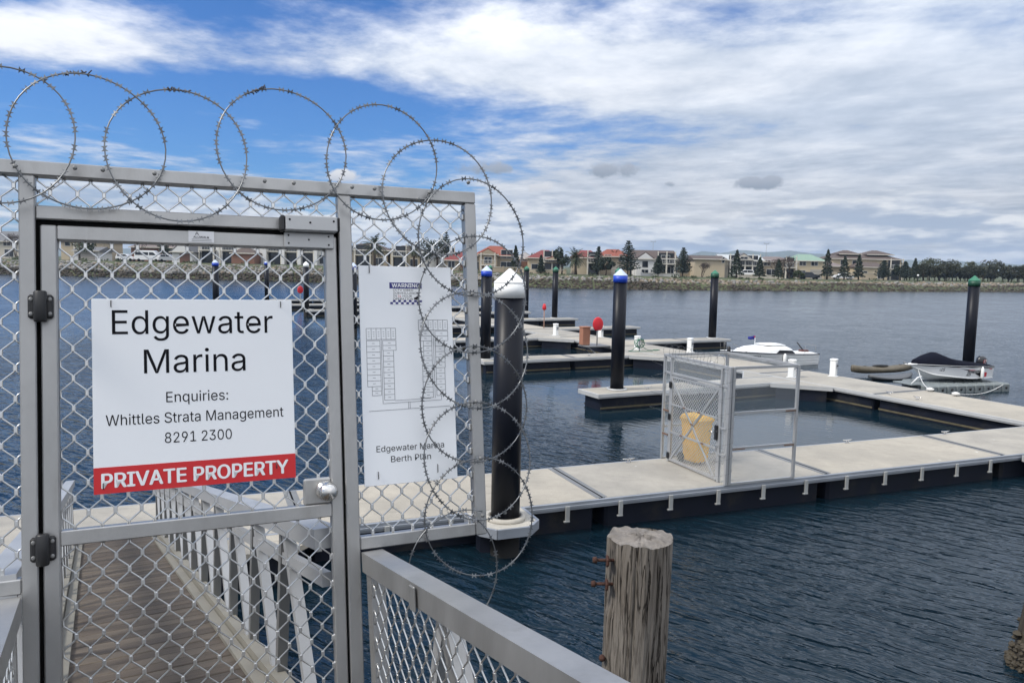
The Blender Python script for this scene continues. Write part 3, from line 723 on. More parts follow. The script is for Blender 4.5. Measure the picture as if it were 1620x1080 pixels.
t = thing('cabin_boat', 'small white cabin boat with dark side window moored beyond the far walkway', 'boat', fb(3.25, 14.5, 0), BA + R(-6)); t.scale = (.84, .84, .86)
hs = hull(5.3, 1.95, lambda f: .74 - .30 * f + .10 * f * f, lambda f: -.16 + .62 * max(0, .12 - f) / .12 * .8)
m = MB(); m.loft(hs, closed=False, caps=False, smooth=True); m.add(hs[-1], [tuple(range(9))]); hb = m.build('hull', GEL, t); smooth_angle(hb.data, 30)
for k in range(3):                                    # clinker lands along the topsides
    for s in (0, 8):
        pts = []
        for sc in hs:
            a, b = Vector(sc[s]), Vector(sc[2 if s == 0 else 6]); p = a.lerp(b, .28 + .26 * k); p.y += (.006 if s == 0 else -.006); pts.append(p)
        MB().tube(pts, .010, 6).build('clinker_land', GEL, hb)
for s in (0, 8): MB().tube([Vector(sc[s]) + Vector((0, .012 if s == 0 else -.012, -.01)) for sc in hs], .022, 6).build('rub_rail', NAVY, t)
m = MB(); m.loft([[(sc[0][0], sc[0][1] * .97, sc[0][2] - .012), (sc[0][0], sc[0][1] * .35, sc[0][2] + .03), (sc[8][0], sc[8][1] * .35, sc[8][2] + .03), (sc[8][0], sc[8][1] * .97, sc[8][2] - .012)] for sc in hs], closed=False, caps=False); m.build('deck', GEL, t)
def cab(prof, name, mt, parent):
    rings = []
    for x, hw, z0, zt in prof:
        rings.append([(x, -hw, z0), (x, -hw * .97, z0 + (zt - z0) * .55), (x, -hw * .72, zt - .01), (x, 0, zt + .02), (x, hw * .72, zt - .01), (x, hw * .97, z0 + (zt - z0) * .55), (x, hw, z0)])
    m = MB().loft(rings, closed=False, caps=False); m.add(rings[0], [tuple(reversed(range(7)))]); m.add(rings[-1], [tuple(range(7))]); o = m.build(name, mt, parent); smooth_angle(o.data, 50); return o
cab([(.55, .25, .64, .67), (.95, .52, .60, .80), (1.5, .68, .56, .90), (2.2, .74, .53, .94), (2.25, .74, .53, .92)], 'foredeck_cover', mat('white_canvas', (.84, .84, .84), .8, 0, .03, 3), t)
cb = cab([(2.0, .72, .50, .90), (2.5, .76, .47, .97), (3.3, .78, .43, .95), (3.65, .77, .42, .84), (4.05, .76, .40, .52)], 'cabin', GEL, t)
cab([(2.15, .50, .985, 1.03), (2.4, .56, .985, 1.06), (3.1, .56, .975, 1.05), (3.35, .5, .97, 1.01)], 'roof_hatch', GEL, cb)
for s in (-1, 1):
    rr = []
    for y in (.772, .79):
        rr.append([(2.5, s * (y + .004), .55), (3.85, s * (y + .004), .50), (3.55, s * (y - .0), .74), (2.75, s * (y - .0), .77)])
    MB().loft(rr, smooth=False).build('side_window', TINT, cb)
def rail(pts, name='hand_rail', r=.011, parent=t): return MB().tube(pts, r, 6).build(name, ALU_DARK, parent)
rail([(-.18, -.16, .74), (-.22, -.2, 1.15), (-.02, 0, 1.18), (-.22, .2, 1.15), (-.18, .16, .74)], 'bow_rail'); rail([(.15, -.36, .72), (.15, -.38, 1.10), (.85, -.66, .68)], 'bow_rail'); rail([(.15, .36, .72), (.15, .38, 1.10), (.85, .66, .68)], 'bow_rail')
rail([(4.45, -.7, .5), (4.45, -.7, .95)], 'stanchion'); rail([(5.2, -.6, .5), (5.25, -.6, .95), (5.25, .6, .95), (5.2, .6, .5)], 'stern_rail')
MB().tube([(4.6, .1, 1.05), (5.05, .1, .62)], .03, 8).build('tiller_arm', BLACK, t); B(4.85, 5.25, -.12, .28, .50, .66, bev=.03).build('engine_box', mat('maroon_cover', (.08, .025, .02), .7), t)
MB().tube([(1.9, .15, .93), (1.9, .15, 1.32)], .022, 8).build('light_mast', GEL, t)
fl = MB(); fr = []
for i in range(7):
    x = 1.9 - .42 * i / 6; fr.append([(x, .15 + .04 * math.sin(i * 1.3), 1.22 + .05 * i / 6 + .02 * math.sin(i)), (x, .15 + .04 * math.sin(i * 1.3 + .5), 1.44 - .06 * i / 6)])
fl.loft(fr, closed=False, caps=False)
f1 = fl.build('flag', mat('blue_flag', (.012, .018, .20), .8), t); sm = f1.modifiers.new('solid', 'SOLIDIFY'); sm.thickness = .004
fl2 = MB(); fl2.box(1.80, 1.88, .10, .125, 1.36, 1.41); fl2.build('canton', REDINK, f1)
MB().lathe([(.07, -.05), (.09, 0), (.09, .42), (.05, .47), (.02, .5)], 14, (2.9, -1.02, .12)).build('fender', GEL, t)
MB().lathe([(.07, -.05), (.09, 0), (.09, .30), (.03, .36)], 12, (.0, -.25, .62)).build('anchor_light', BLACK, t)
vs, fs = text_mesh('JJ091S', .58, .14, .02, .25)
MB().add([(1.25 + x, -.74 - .21 * (.0 + (1.25 + x) / 2.6) + .02, .38 + z) for x, z in vs], fs).build('registration', INK, hb)
MB().tube([fb(3.0, 14.6).lerp(fb(3.0, 14.6), 0) * 0 + Vector((-.3, 0, .70)), Vector((-.6, -.3, .55)), Vector((-.85, -.5, .52))], .012, 6).build('bow_line', ROPE, t)

t = thing('covered_runabout', 'silver aluminium runabout under a dark cover with black outboard on a floating dock', 'boat', fb(5.0, 6.95, .30), BA + R(-9)); t.scale = (.74, .74, .82)
SILV = mat('silver_hull_paint', (.68, .68, .68), .35, 0, .03, 2)
hs = hull(4.15, 1.80, lambda f: .76 - .06 * f - .06 * f * f, lambda f: .02 + .50 * max(0, .22 - f) ** 1.5 / .10, .80, 17)
m = MB(); m.loft(hs, closed=False, caps=False); m.add(hs[-1], [tuple(range(9))]); hb = m.build('hull', SILV, t); smooth_angle(hb.data, 28)
for s in (2, 6): MB().tube([Vector(sc[s]) + Vector((0, .012 if s == 2 else -.012, 0)) for sc in hs], .020, 6).build('chine_strip', WHITECAP, hb)
for s in (0, 8): MB().tube([Vector(sc[s]) for sc in hs], .026, 6).build('gunwale', WHITECAP, t)
m = MB(); bt = []
for s, sg in ((2, 1), (6, -1)):
    pass
COVER = mat('dark_boat_cover', (.006, .007, .014), .9, 0, .25, 5, .3, 30, spec=.1)
rings = []
for i, sc in enumerate(hs[1:], 1):
    f = i / (len(hs) - 1); hgt = .06 + .42 * math.exp(-((f - .27) / .19) ** 2) + .10 * math.exp(-((f - .58) / .22) ** 2); y = sc[0][1] + .022; z = sc[0][2]; x = sc[0][0]
    rings.append([(x, y, z - .045 + .015 * math.sin(i * 2.1)), (x, y, z + .02), (x, y * .62, z + .02 + hgt * .72), (x, 0, z + .02 + hgt), (x, -y * .62, z + .02 + hgt * .72), (x, -y, z + .02), (x, -y, z - .045 + .015 * math.sin(i * 1.7))])
m = MB().loft(rings, closed=False, caps=False); m.add(rings[0], [tuple(range(7))]); m.add(rings[-1], [tuple(reversed(range(7)))]); cv = m.build('boat_cover', COVER, t)
B(-.42, .12, -.14, .14, .72, .76, bev=.015).build('bow_sprit', WHITECAP, t); MB().tube([(-.46, -.12, .78), (-.60, 0, .84), (-.46, .12, .78)], .02, 6).build('anchor_roller', ALU_DARK, t)
mo = MB(); rr = []
for z, a, b in ((.44, .14, .10), (.56, .24, .17), (.74, .30, .20), (.92, .27, .19), (1.02, .15, .11)):
    rr.append([(4.22 + a * math.cos(2 * math.pi * k / 16), b * math.sin(2 * math.pi * k / 16), z) for k in range(16)])
mo.loft(rr); oc_ = mo.build('outboard_cowl', mat('black_cowl', (.010, .010, .012), .28, coat=.3), t)
B(4.12, 4.30, -.07, .07, -.15, .46, bev=.03).build('outboard_leg', BLACK, t); B(4.05, 4.20, -.16, .16, .18, .44, bev=.02).build('motor_bracket', BLACK, t)
for k in range(4): MB().tube([(4.10 + .05 * k, -.197, .66 + .01 * k), (4.17 + .05 * k, -.200, .88)], .006, 5).build('cowl_stripe', [REDINK, WHITEINK, REDINK, WHITEINK][k], oc_)
def on_hull(x, zf):                                   # near side topsides at x, zf 0 = gunwale .. 1 = chine
    i = max(0, min(len(hs) - 2, int(x / 4.15 * (len(hs) - 1)))); f = x / 4.15 * (len(hs) - 1) - i
    a = Vector(hs[i][8]).lerp(Vector(hs[i + 1][8]), f); b = Vector(hs[i][6]).lerp(Vector(hs[i + 1][6]), f); p = a.lerp(b, zf); return Vector((x, p.y - .012, p.z))
def hull_print(poly_or_txt, mt, name, x0=None, z0=None, w_=None, h_=None, bold=.01, shear=.3):
    if isinstance(poly_or_txt, str): vs, fs = text_mesh(poly_or_txt, w_, h_, bold, shear); vs = [(x0 + w_ / 2 + x, z0 - z) for x, z in vs]
    else: vs = poly_or_txt; fs = [tuple(range(len(vs)))]
    MB().add([on_hull(x, z) for x, z in vs], fs).build(name, mt, hb)
hull_print('DM2025', INK, 'registration', .62, .56, .62, .30)
hull_print('SEAMASTER', INK, 'lettering', 2.40, .56, .86, .22, .02); hull_print('429', INK, 'lettering', 2.36, .80, .26, .18, .02)
hull_print([(1.75, .16), (2.9, .32), (2.55, .36)], REDINK, 'hull_flash'); hull_print([(1.95, .22), (2.5, .30), (2.45, .37)], INK, 'hull_flash')
hull_print([(2.85, .58), (3.30, .50), (3.30, .92)], INK, 'hull_flash'); hull_print([(3.34, .48), (3.66, .50), (3.66, .88), (3.34, .92)], REDINK, 'hull_flash'); hull_print([(3.72, .18), (3.98, .14), (3.98, .24)], REDINK, 'hull_flash')
MB().lathe([(.02, -.02), (.075, .04), (.075, .40), (.05, .45), (.015, .52)], 14, (3.22, -.96, .16)).build('fender', WHITECAP, t)
# modular floating dock under the runabout
t = thing('drive_on_dock', 'grey modular floating dock of plastic cubes under the covered runabout', 'floating dock', fb(4.55, 6.15, 0), BA + R(-9)); t.scale = (.84, .84, .86)
CUBE = mat('grey_dock_plastic', (.17, .19, .19), .65, 0, .12, 3)
cube = MB().box(.012, .478, .012, .478, -.12, .33, bev=.05).mesh('dock_cube', CUBE)
hole = MB().lathe([(.05, -.012), (.06, .004)], 12, (.245, 0, .16), axis='y').mesh('cube_socket', BLACK)
for i in range(9):
    for j in range(4 if i else 3):
        c_ = link('dock_cube', cube, t); c_.location = (i * .49, j * .49 - .2, 0)
        if j == 0: h_ = link('cube_socket', hole, c_)
B(-.5, .0, .2, 1.2, .30, .36, bev=.02).build('entry_ramp', CUBE, t)
MB().tube([(-.35, .35, .36), (-.15, .25, .62), (.05, .25, .66)], .03, 8).build('winch_post', WHITECAP, t)
for lb, a, b in (('white mooring line from the bow of the covered runabout to the far walkway', fb(5.0, 6.75, .72), fb(2.2, 4.35, .54)), ('white mooring line from the grey floating dock to the far walkway', fb(7.9, 5.5, .25), fb(2.15, 3.5, .54))):
    o = MB(); pts = [a.lerp(b, i / 10) + Vector((0, 0, -.20 * math.sin(math.pi * i / 10) * (1 - .5 * i / 10))) for i in range(11)]
    for p_ in pts: p_.z = max(p_.z, .02)
    c0 = pts[0].copy(); o.tube([p_ - c0 for p_ in pts], .013, 6); o.lathe([(.02, -.02), (.11, 0), (.11, .05), (.03, .08)], 12, pts[-1] - c0)
    ob = o.build('mooring_line', ROPE); ob.location = c0; tag(ob, lb, 'rope', 'white mooring lines')
# kayak and the dark dinghy next to it
def kayak(p, rz, label, L, mt, h, name):
    t = thing(name, label, 'kayak' if 'kayak' in name else 'dinghy', p, rz); n = 13; rings = []
    for i in range(n):
        f = i / (n - 1); hw = .30 * math.sin(math.pi * min(1, max(0, .04 + f * .92))) ** .7 * (1 if 'kayak' in name else 1.4); zt = h + .10 * (2 * f - 1) ** 2; zb = .10 * (2 * f - 1) ** 4
        rings.append([(f * L, hw * math.cos(a), (zt + zb) / 2 + (zt - zb) / 2 * math.sin(a)) for a in [2 * math.pi * k / 12 for k in range(12)]])
    MB().loft(rings).build('hull', mt, t)
    if 'kayak' not in name: return t
    rr = [[(L * .46 + L * .11 * k * math.cos(a), .15 * k * math.sin(a), h + .012 + dz) for a in [2 * math.pi * j / 16 for j in range(16)]] for k, dz in ((1.12, 0), (1.1, .03), (1., .03), (.95, .0))]
    MB().loft(rr).build('cockpit_rim', BLACK, t)
    for x in (L * .2, L * .8): B(x - .08, x + .08, -.02, .02, h + .02, h + .05, bev=.01).build('carry_handle', BLACK, t)
    return t
kayak(fb(5.5, 9.9, .12), BA + R(-5), 'olive brown kayak lying beside the covered runabout', 3.2, mat('olive_kayak_plastic', (.11, .092, .062), .6, 0, .3, 5), .27, 'kayak')
kayak(fb(5.4, 9.0, .0), BA + R(-5), 'low grey dinghy floating between the kayak and the grey floating dock', 2.1, mat('grey_dinghy', (.09, .095, .10), .6), .15, 'dinghy')
# ------------------------------------------------------------------ security gate (its frame leans back with the gangway)
G_U = Vector((.90650, .42212, -.00828)).normalized(); G_D = Vector((-.41827, .89522, -.15375)).normalized(); G_W = G_U.cross(G_D).normalized(); G_O = Vector((-.6028, 2.6526, 3.6912))
GM = Matrix(((G_U.x, G_D.x, G_W.x, G_O.x), (G_U.y, G_D.y, G_W.y, G_O.y), (G_U.z, G_D.z, G_W.z, G_O.z), (0, 0, 0, 1)))
def gp(x, y, z): return GM @ Vector((x, y, z))
gate = thing('security_gate', 'aluminium security gate with diamond wire grille, door and side panels', 'gate', M=GM)
T = .045; ZB = -1.44
def gbox(name, x0, x1, z0, z1, y0=0., y1=T, mt=ALU, parent=gate, bev=.0035): return B(x0, x1, y0, y1, z0, z1, bev=bev).build(name, mt, parent)
gbox('top_rail', -1.56, .541, .651, .695)
gbox('post', -.943, -.900, ZB, .6505); gbox('post', .016, .062, ZB, .6505); gbox('post', -1.56, -1.517, ZB, .6505)
gbox('transom', -.8995, .0155, .518, .560, .003, T - .002)
gbox('side_panel_post', .497, .541, -.597, .6505)
gbox('side_panel_rail', .0625, .4965, -.597, -.552, .001, T - .001)
gbox('side_panel_rail', -1.5165, -.9435, -.597, -.552, .001, T - .001)
gbox('sill', -.8995, .0155, ZB, ZB + .03, .004, T)
# black strips stand in for the shade in the gaps round the door
m = MB(); m.box(-.8995, -.8885, .020, .043, ZB + .03, .5175); m.box(.0085, .0155, .020, .043, ZB + .03, .5175); m.box(-.8885, .0085, .020, .043, .5015, .5175); m.build('gap_shade_strip', RUBBER, gate)
def panel_mesh(name, x0, x1, z0, z1, pu, pw, du=.0733, dv=.0915, y=.022, parent=gate):
    o = grille(x0, x1, z0, z1, du, dv, pu, pw, .0029, y).build(name, ALU_MESH, parent); return o
panel_mesh('wire_infill', .0595, .4995, -.5545, .6535, .112, .608, du=.0735, dv=.0885)
panel_mesh('wire_infill', -1.5185, -.9415, -.5545, .6535, -.957, .62, du=.0733, dv=.092)
panel_mesh('wire_infill', -.9015, .0175, .5575, .6535, -.862, .6045)
# little tabs where the wire is fixed to the frame
for k in range(13):
    z = .60 - .0885 * k
    if z > -.53: B(.488, .4975, .014, .030, z - .012, z + .012, bev=.003).build('wire_tab', ALU_MESH, gate)

LX0, LX1, LZ0, LZ1, S = -.888, .008, ZB + .035, .501, .0445
mb = MB(); mb.box(LX0, LX0 + S, .002, T, LZ0, LZ1, bev=.004); mb.box(LX1 - S + .004, LX1, .002, T, LZ0, LZ1, bev=.004)
door = mb.build('door', ALU, gate)
B(LX0 + S, LX1 - S + .004, .0025, T, LZ1 - S, LZ1 - .0004, bev=.003).build('door_rail', ALU, door)
B(LX0 + S, LX1 - S + .004, .0025, T, -.470, -.425, bev=.003).build('door_rail', ALU, door)
B(LX0 + S, LX1 - S + .004, .0025, T, LZ0 + .0004, LZ0 + S, bev=.003).build('door_rail', ALU, door)
panel_mesh('wire_infill', LX0 + S - .002, LX1 - S + .006, -.4265, LZ1 - S + .001, -.806, .398, parent=door)
panel_mesh('wire_infill', LX0 + S - .002, LX1 - S + .006, LZ0 + S - .001, -.4685, -.769, -.519, parent=door)
lk = B(-.125, -.0305, .006, .030, -.425, -.335, bev=.006).build('lock_plate', ALU, door)
MB().lathe([(.034, 0), (.034, .006), (.020, .010), (.018, .020), (.028, .030), (.032, .044), (.029, .058), (.018, .067), (.002, .070)], 28, (-.052, .004, -.378), axis='y').build('knob', STEEL, lk)
m = MB(); m.box(-.172, .004, -.046, -.002, .5085, .5615, bev=.004); cl = m.build('door_closer', ALU_LIGHT, gate)
B(-.188, -.1725, -.044, -.003, .507, .560, bev=.004).build('end_cap', BLACK, cl); B(.0045, .012, -.044, -.003, .510, .560, bev=.003).build('end_cap', BLACK, cl)
for x in (-.158, -.090, -.010): MB().lathe([(.0038, 0), (.003, .002)], 10, (x, -.0462, .545 if x != -.090 else .537), axis='y').build('screw', INK, cl)
pl = B(-.172, -.004, -.012, .0015, .456, .5075, bev=.002).build('closer_plate', ALU_LIGHT, door)
for x, z in ((-.158, .497), (-.158, .470), (-.090, .484), (-.022, .497), (-.022, .468)): MB().lathe([(.0035, 0), (.003, .0015)], 8, (x, -.0122, z), axis='y').build('screw', BLACK, pl)
for zc in (.250, -.470):
    h = B(-.920, -.853, -.014, -.0005, zc - .036, zc + .036, bev=.006).build('hinge', BLACK, gate)
    MB().lathe([(.0155, -.046), (.018, -.042), (.018, .042), (.0155, .046)], 18, (-.8865, -.020, zc)).build('hinge_barrel', BLACK, h)
    for x in (-.911, -.862):
        for z in (-.022, .022): MB().lathe([(.0062, 0), (.0062, .0015), (.003, .002)], 10, (x, -.0142, zc + z), axis='y').build('hinge_screw', ALU_DARK, h)
lp = B(-.473, -.395, .0006, .0018, .4635, .5005).build('maker_plate', mat('silver_label', (.60, .60, .61), .35, .4), door)
def flat_text(txt, cx, z, width, cap, mt, y, parent, bold=0., name='lettering', shear=0., th=None):
    vs, fs = text_mesh(txt, width, cap, 0., shear); m_ = MB(); k_ = bold * cap * 1.6
    for i_, (dx_, dz_) in enumerate(((0, 0), (-k_, 0), (k_, 0), (0, -k_ * .5), (0, k_ * .5)) if bold else ((0, 0),)): m_.add([(cx + a + dx_, y - .00012 * i_, z + b + dz_) for a, b in vs], fs)
    return m_.build(name, mt, parent)
flat_text('ALUWALK', -.434, .4775, .048, .0065, INK, .0003, lp, .02); flat_text('A', -.447, .487, .012, .011, INK, .0003, lp)
m = MB()
for k in range(2): m.box(-.463, -.403, .0001, .0004, .4675 + .005 * k, .4690 + .005 * k)
m.build('small_print', mat('grey_ink', (.2, .2, .2), .6), lp)

# ------------------------------------------------------------------ signs on the gate
YS = .010
def board(name, label, x0, x1, z0, z1):
    c = gp((x0 + x1) / 2, YS, (z0 + z1) / 2); M = GM.copy(); M.translation = c
    t = thing(name, label, 'sign', M=M); hw, hh = (x1 - x0) / 2, (z1 - z0) / 2
    B(-hw, hw, 0, .0045, -hh, hh, bev=.001).build('board', SIGN, t); return t, (x0 + x1) / 2, (z0 + z1) / 2
s1, sx, sz = board('property_sign', 'square white sign on the gate door with a red band at the bottom', -.754, -.150, -.326, .277)
for txt, cx, z, wd, cap, bo in (('Edgewater', -.456, .166, .484, .0755, 0), ('Marina', -.457, .041, .305, .0755, 0), ('Enquiries:', -.454, -.053, .186, .033, 0), ('Whittles Strata Management', -.4525, -.118, .533, .033, 0), ('8291 2300', -.4525, -.182, .201, .033, 0)):
    flat_text(txt, cx - sx, z - sz, wd, cap, INK, -.0006, s1, bo)
rb = B(-.3019, .3019, -.0007, .0, -.326 - sz + .0001, -.245 - sz).build('red_band', REDP, s1)
flat_text('PRIVATE PROPERTY', -.4535 - sx, -.3085 - sz, .556, .044, WHITEINK, -.0013, rb, .028)
def tie(parent, x, z, L=.03):
    MB().tube([(x, .004, z + L / 2), (x, -.004, z + L / 2 - .002), (x, -.004, z - L / 2 + .002), (x, .004, z - L / 2)], .0016, 6).build('wire_tie', TIE, parent)
tie(s1, -.700 - sx, .262 - sz, .022); tie(s1, -.187 - sx, .262 - sz, .022); tie(s1, -.728 - sx, -.302 - sz, .02); tie(s1, -.212 - sx, -.282 - sz, .02)

s2, px_, pz_ = board('berth_plan_sign', 'tall white berth plan sign on the right-hand panel of the gate', .085, .434, -.381, .403)
flat_text('Edgewater Marina', .258 - px_, -.263 - pz_, .254, .0215, INK, -.0006, s2); flat_text('Berth Plan', .258 - px_, -.302 - pz_, .150, .0215, INK, -.0006, s2)
st = B(.196 - px_, .318 - px_, -.0008, 0, .264 - pz_, .344 - pz_).build('warning_sticker', WHITEINK, s2)
B(.196 - px_, .318 - px_, -.0012, -.0008, .322 - pz_, .344 - pz_).build('navy_band', NAVYINK, st)
flat_text('WARNING', .257 - px_, .3265 - pz_, .104, .0135, WHITEINK, -.0016, st, .03)
for i, (txt, wd, mt_) in enumerate((('CCTV VIDEO', .076, INK), ('SURVEILLANCE', .094, INK), ('IN      HOUR', .070, INK), ('OPERATION', .074, INK))):
    flat_text(txt, .209 + wd / 2 - px_, .3125 - .0107 * i - pz_, wd, .0078, mt_, -.0012, st)
flat_text('24', .2325 - px_, .3125 - .0214 - pz_, .0125, .0078, REDINK, -.0012, st)
m = MB()
for i in range(12):
    for j in range(2):
        if (i + j) % 2 == 0: m.box(.1975 + .01 * i - px_, .2075 + .01 * i - px_, -.0012, -.0008, .265 + .0075 * j - pz_, .2725 + .0075 * j - pz_)
m.build('checker_strip', NAVYINK, st)
m = MB(); m.beam((.288 - px_, -.001, .2845 - pz_), (.306 - px_, -.001, .291 - pz_), .0006, .008, (0, 0, 1)); m.box(.297 - px_, .301 - px_, -.0012, -.0008, .279 - pz_, .287 - pz_); m.build('camera_symbol', INK, st)
# plan of the berths in thin lines
pm = MB(); LW = .0007
def ln(x0, z0, x1, z1): pm.beam((x0 - px_, -.0004, z0 - pz_), (x1 - px_, -.0004, z1 - pz_), .0005, LW * 1.6, (0, 0, 1) if abs(z1 - z0) < abs(x1 - x0) else (1, 0, 0))
def cells(x0, x1, z0, z1, n, horiz):
    for k in range(n + 1):
        f = k / n
        if horiz: x = x0 + (x1 - x0) * f; ln(x, z0, x, z1)
        else: z = z0 + (z1 - z0) * f; ln(x0, z, x1, z)
    if horiz: ln(x0, z0, x1, z0); ln(x0, z1, x1, z1)
    else: ln(x0, z0, x0, z1); ln(x1, z0, x1, z1)
    for k in range(n):                                  # berth numbers, too small to read
        f = (k + .5) / n
        if horiz:
            x = x0 + (x1 - x0) * f
            for j in range(3): ln(x - .003, z0 + (z1 - z0) * (.28 + .2 * j), x + .003, z0 + (z1 - z0) * (.28 + .2 * j))
        else:
            z = z0 + (z1 - z0) * f; xm = (x0 + x1) / 2; ln(xm - .005, z, xm + .005, z)
cells(.106, .214, .138, .178, 6, True); cells(.106, .155, -.030, .134, 8, False); cells(.165, .214, .098, .134, 2, False); cells(.166, .204, -.080, .098, 9, False); cells(.122, .155, -.062, -.030, 2, False)
cells(.301, .414, .170, .207, 6, True); cells(.303, .350, .130, .166, 2, False); cells(.364, .414, .130, .166, 2, False); cells(.318, .350, .058, .130, 4, False); cells(.312, .350, -.078, .058, 7, False); cells(.364, .400, .03, .130, 5, False); cells(.364, .398, -.072, .03, 5, False)
ln(.160, .138, .160, -.092); ln(.160, -.092, .381, -.088); ln(.204, -.083, .340, -.080); ln(.357, .17, .357, -.08); ln(.381, -.088, .381, -.072); ln(.108, -.117, .413, -.112); ln(.254, -.09, .254, -.114); ln(.260, -.09, .260, -.114)
pm.build('plan_drawing', mat('plan_ink', (.10, .10, .11), .6), s2)
tie(s2, .123 - px_, .389 - pz_, .026); tie(s2, .135 - px_, -.345 - pz_, .026); tie(s2, .357 - px_, -.338 - pz_, .03)

# ------------------------------------------------------------------ razor wire on the gate
rw = thing('razor_wire_coil', 'flat razor wire coil along the top rail and right side of the gate', 'razor wire', M=GM)
rnd = random.Random(21)
loops = [(-1.215, .760, .205), (-.984, .757, .203), (-.753, .757, .211), (-.500, .738, .213), (-.172, .786, .212), (.172, .766, .205), (.383, .660, .212), (.505, .508, .215), (.509, .297, .215), (.503, .094, .216), (.500, -.112, .214), (.500, -.315, .212), (.503, -.525, .212)]
NL = 44
for i, (cx, cz, r_) in enumerate(loops):
    nx, nz = loops[min(i + 1, len(loops) - 1)][:2]; ph = rnd.uniform(0, 6.28); pts = []; e1, e2 = rnd.uniform(-.01, .01), rnd.uniform(0, 6.28)
    for k in range(NL):
        a = 2 * math.pi * k / NL; rr = r_ * (1 + .02 * math.sin(2 * a + e2) + .012 * math.sin(3 * a + ph))
        pts.append((cx + rr * math.cos(a), -.030 - .012 * (i % 2) + .016 * math.sin(a + ph), cz + rr * math.sin(a)))
    razor_strip(pts, 'loop', rw, .0024, .036, .019, True, rnd)
def clipring(x, z): MB().lathe([(.004, -.006), (.0065, -.004), (.0065, .004), (.004, .006)], 12, (x, -.036, z), axis='y').build('clip', ALU_DARK, rw)
for x, z in ((-.945, .665), (-.79, .672), (-.715, .672), (-.57, .672), (-.235, .672), (-.14, .672), (.06, .672), (.14, .672), (.30, .645), (.345, .672), (.50, .72), (.50, .30), (.50, .10), (.50, -.10), (.51, -.31), (.51, -.52), (.60, -.52)): clipring(x, z)
for base_a, (cx, cz, r_) in ((1.85, loops[2]), (1.7, loops[3]), (2.15, loops[4])):       # windblown twists of plastic on the wire
    m = MB()
    for k in range(14):
        a = base_a - .022 * k; p = Vector((cx + r_ * math.cos(a), -.036, cz + r_ * math.sin(a))); q = p + Vector((rnd.uniform(-.01, .012), rnd.uniform(-.006, .006), rnd.uniform(-.012, .012))); m.tube([p, q], .0022, 4)
    m.build('snagged_litter', TIE, rw)
tail = [(.36 + .02 * math.sin(k * .4), -.03 + .03 * k / 14, -.40 - .02 * k) for k in range(0)]
razor_strip([(.43 + .215 * math.cos(a), -.05, -.70 + .21 * math.sin(a)) for a in [R(168) - R(98) * k / 26 for k in range(27)]], 'tail', rw, .0022, .05, .018, False, rnd)
razor_strip([(.40 + .14 * math.cos(a) * 1.1, -.05, -.70 + .20 * math.sin(a)) for a in [R(75) - R(150) * k / 26 for k in range(27)]], 'tail', rw, .0022, .05, .018, False, rnd)

# ------------------------------------------------------------------ gangway down to the pontoon
PSI = R(-28.96)
def gdir(th): return Vector((math.sin(PSI) * math.cos(th), math.cos(PSI) * math.cos(th), -math.sin(th)))
SN = Vector((math.cos(PSI), -math.sin(PSI), 0))
DN, DF = gdir(R(8.8)), gdir(R(12.68)); WN, WF = SN.cross(DN), SN.cross(DF)
LEN = 8.2
G0 = Vector((-4.994, 9.50, .55)) - DF * LEN
gw = thing('gangway', 'aluminium gangway with grey timber deck sloping down from the gate to the near walkway', 'gangway', G0)
def L_(p): return Vector(p) - G0
PLK = [mat('weathered_plank_%d' % k, c_, .9, 0, .45, 1.2, .5, 14, stretch=(1.2, 14, 8), grime=(.17, .14, .105), gscale=3, gamt=.45) for k, c_ in enumerate(((.085, .066, .050), (.105, .084, .064), (.072, .057, .045)))]
half = .43
plk = [MB().box(-half, half, .004, .141, -.03, 0, bev=.004).mesh('plank', m_) for m_ in PLK]
MF = Matrix(((SN.x, DF.x, WF.x, 0), (SN.y, DF.y, WF.y, 0), (SN.z, DF.z, WF.z, 0), (0, 0, 0, 1)))
MN = Matrix(((SN.x, -DN.x, WN.x, 0), (SN.y, -DN.y, WN.y, 0), (SN.z, -DN.z, WN.z, 0), (0, 0, 0, 1)))
rnd = random.Random(4)
for k in range(56):
    o = link('plank', rnd.choice(plk), gw); M = MF.copy(); M.translation = DF * (.02 + .1455 * k) + WF * rnd.uniform(-.002, .002); o.matrix_local = M
MNn = Matrix(((SN.x, DN.x, WN.x, 0), (SN.y, DN.y, WN.y, 0), (SN.z, DN.z, WN.z, 0), (0, 0, 0, 1)))
for k in range(22):
    o = link('plank', rnd.choice(plk), gw); M = MNn.copy(); M.translation = -DN * (.16 + .1455 * k); o.matrix_local = M
def fpt(s, t, h): return SN * s + DF * t + WF * h          # relative to G0, beyond the gate
CREAM = mat('cream_kerb', (.20, .187, .155), .7, .1, .15, 3, grime=(.25, .22, .17), gscale=4, gamt=.4)
RH = .776
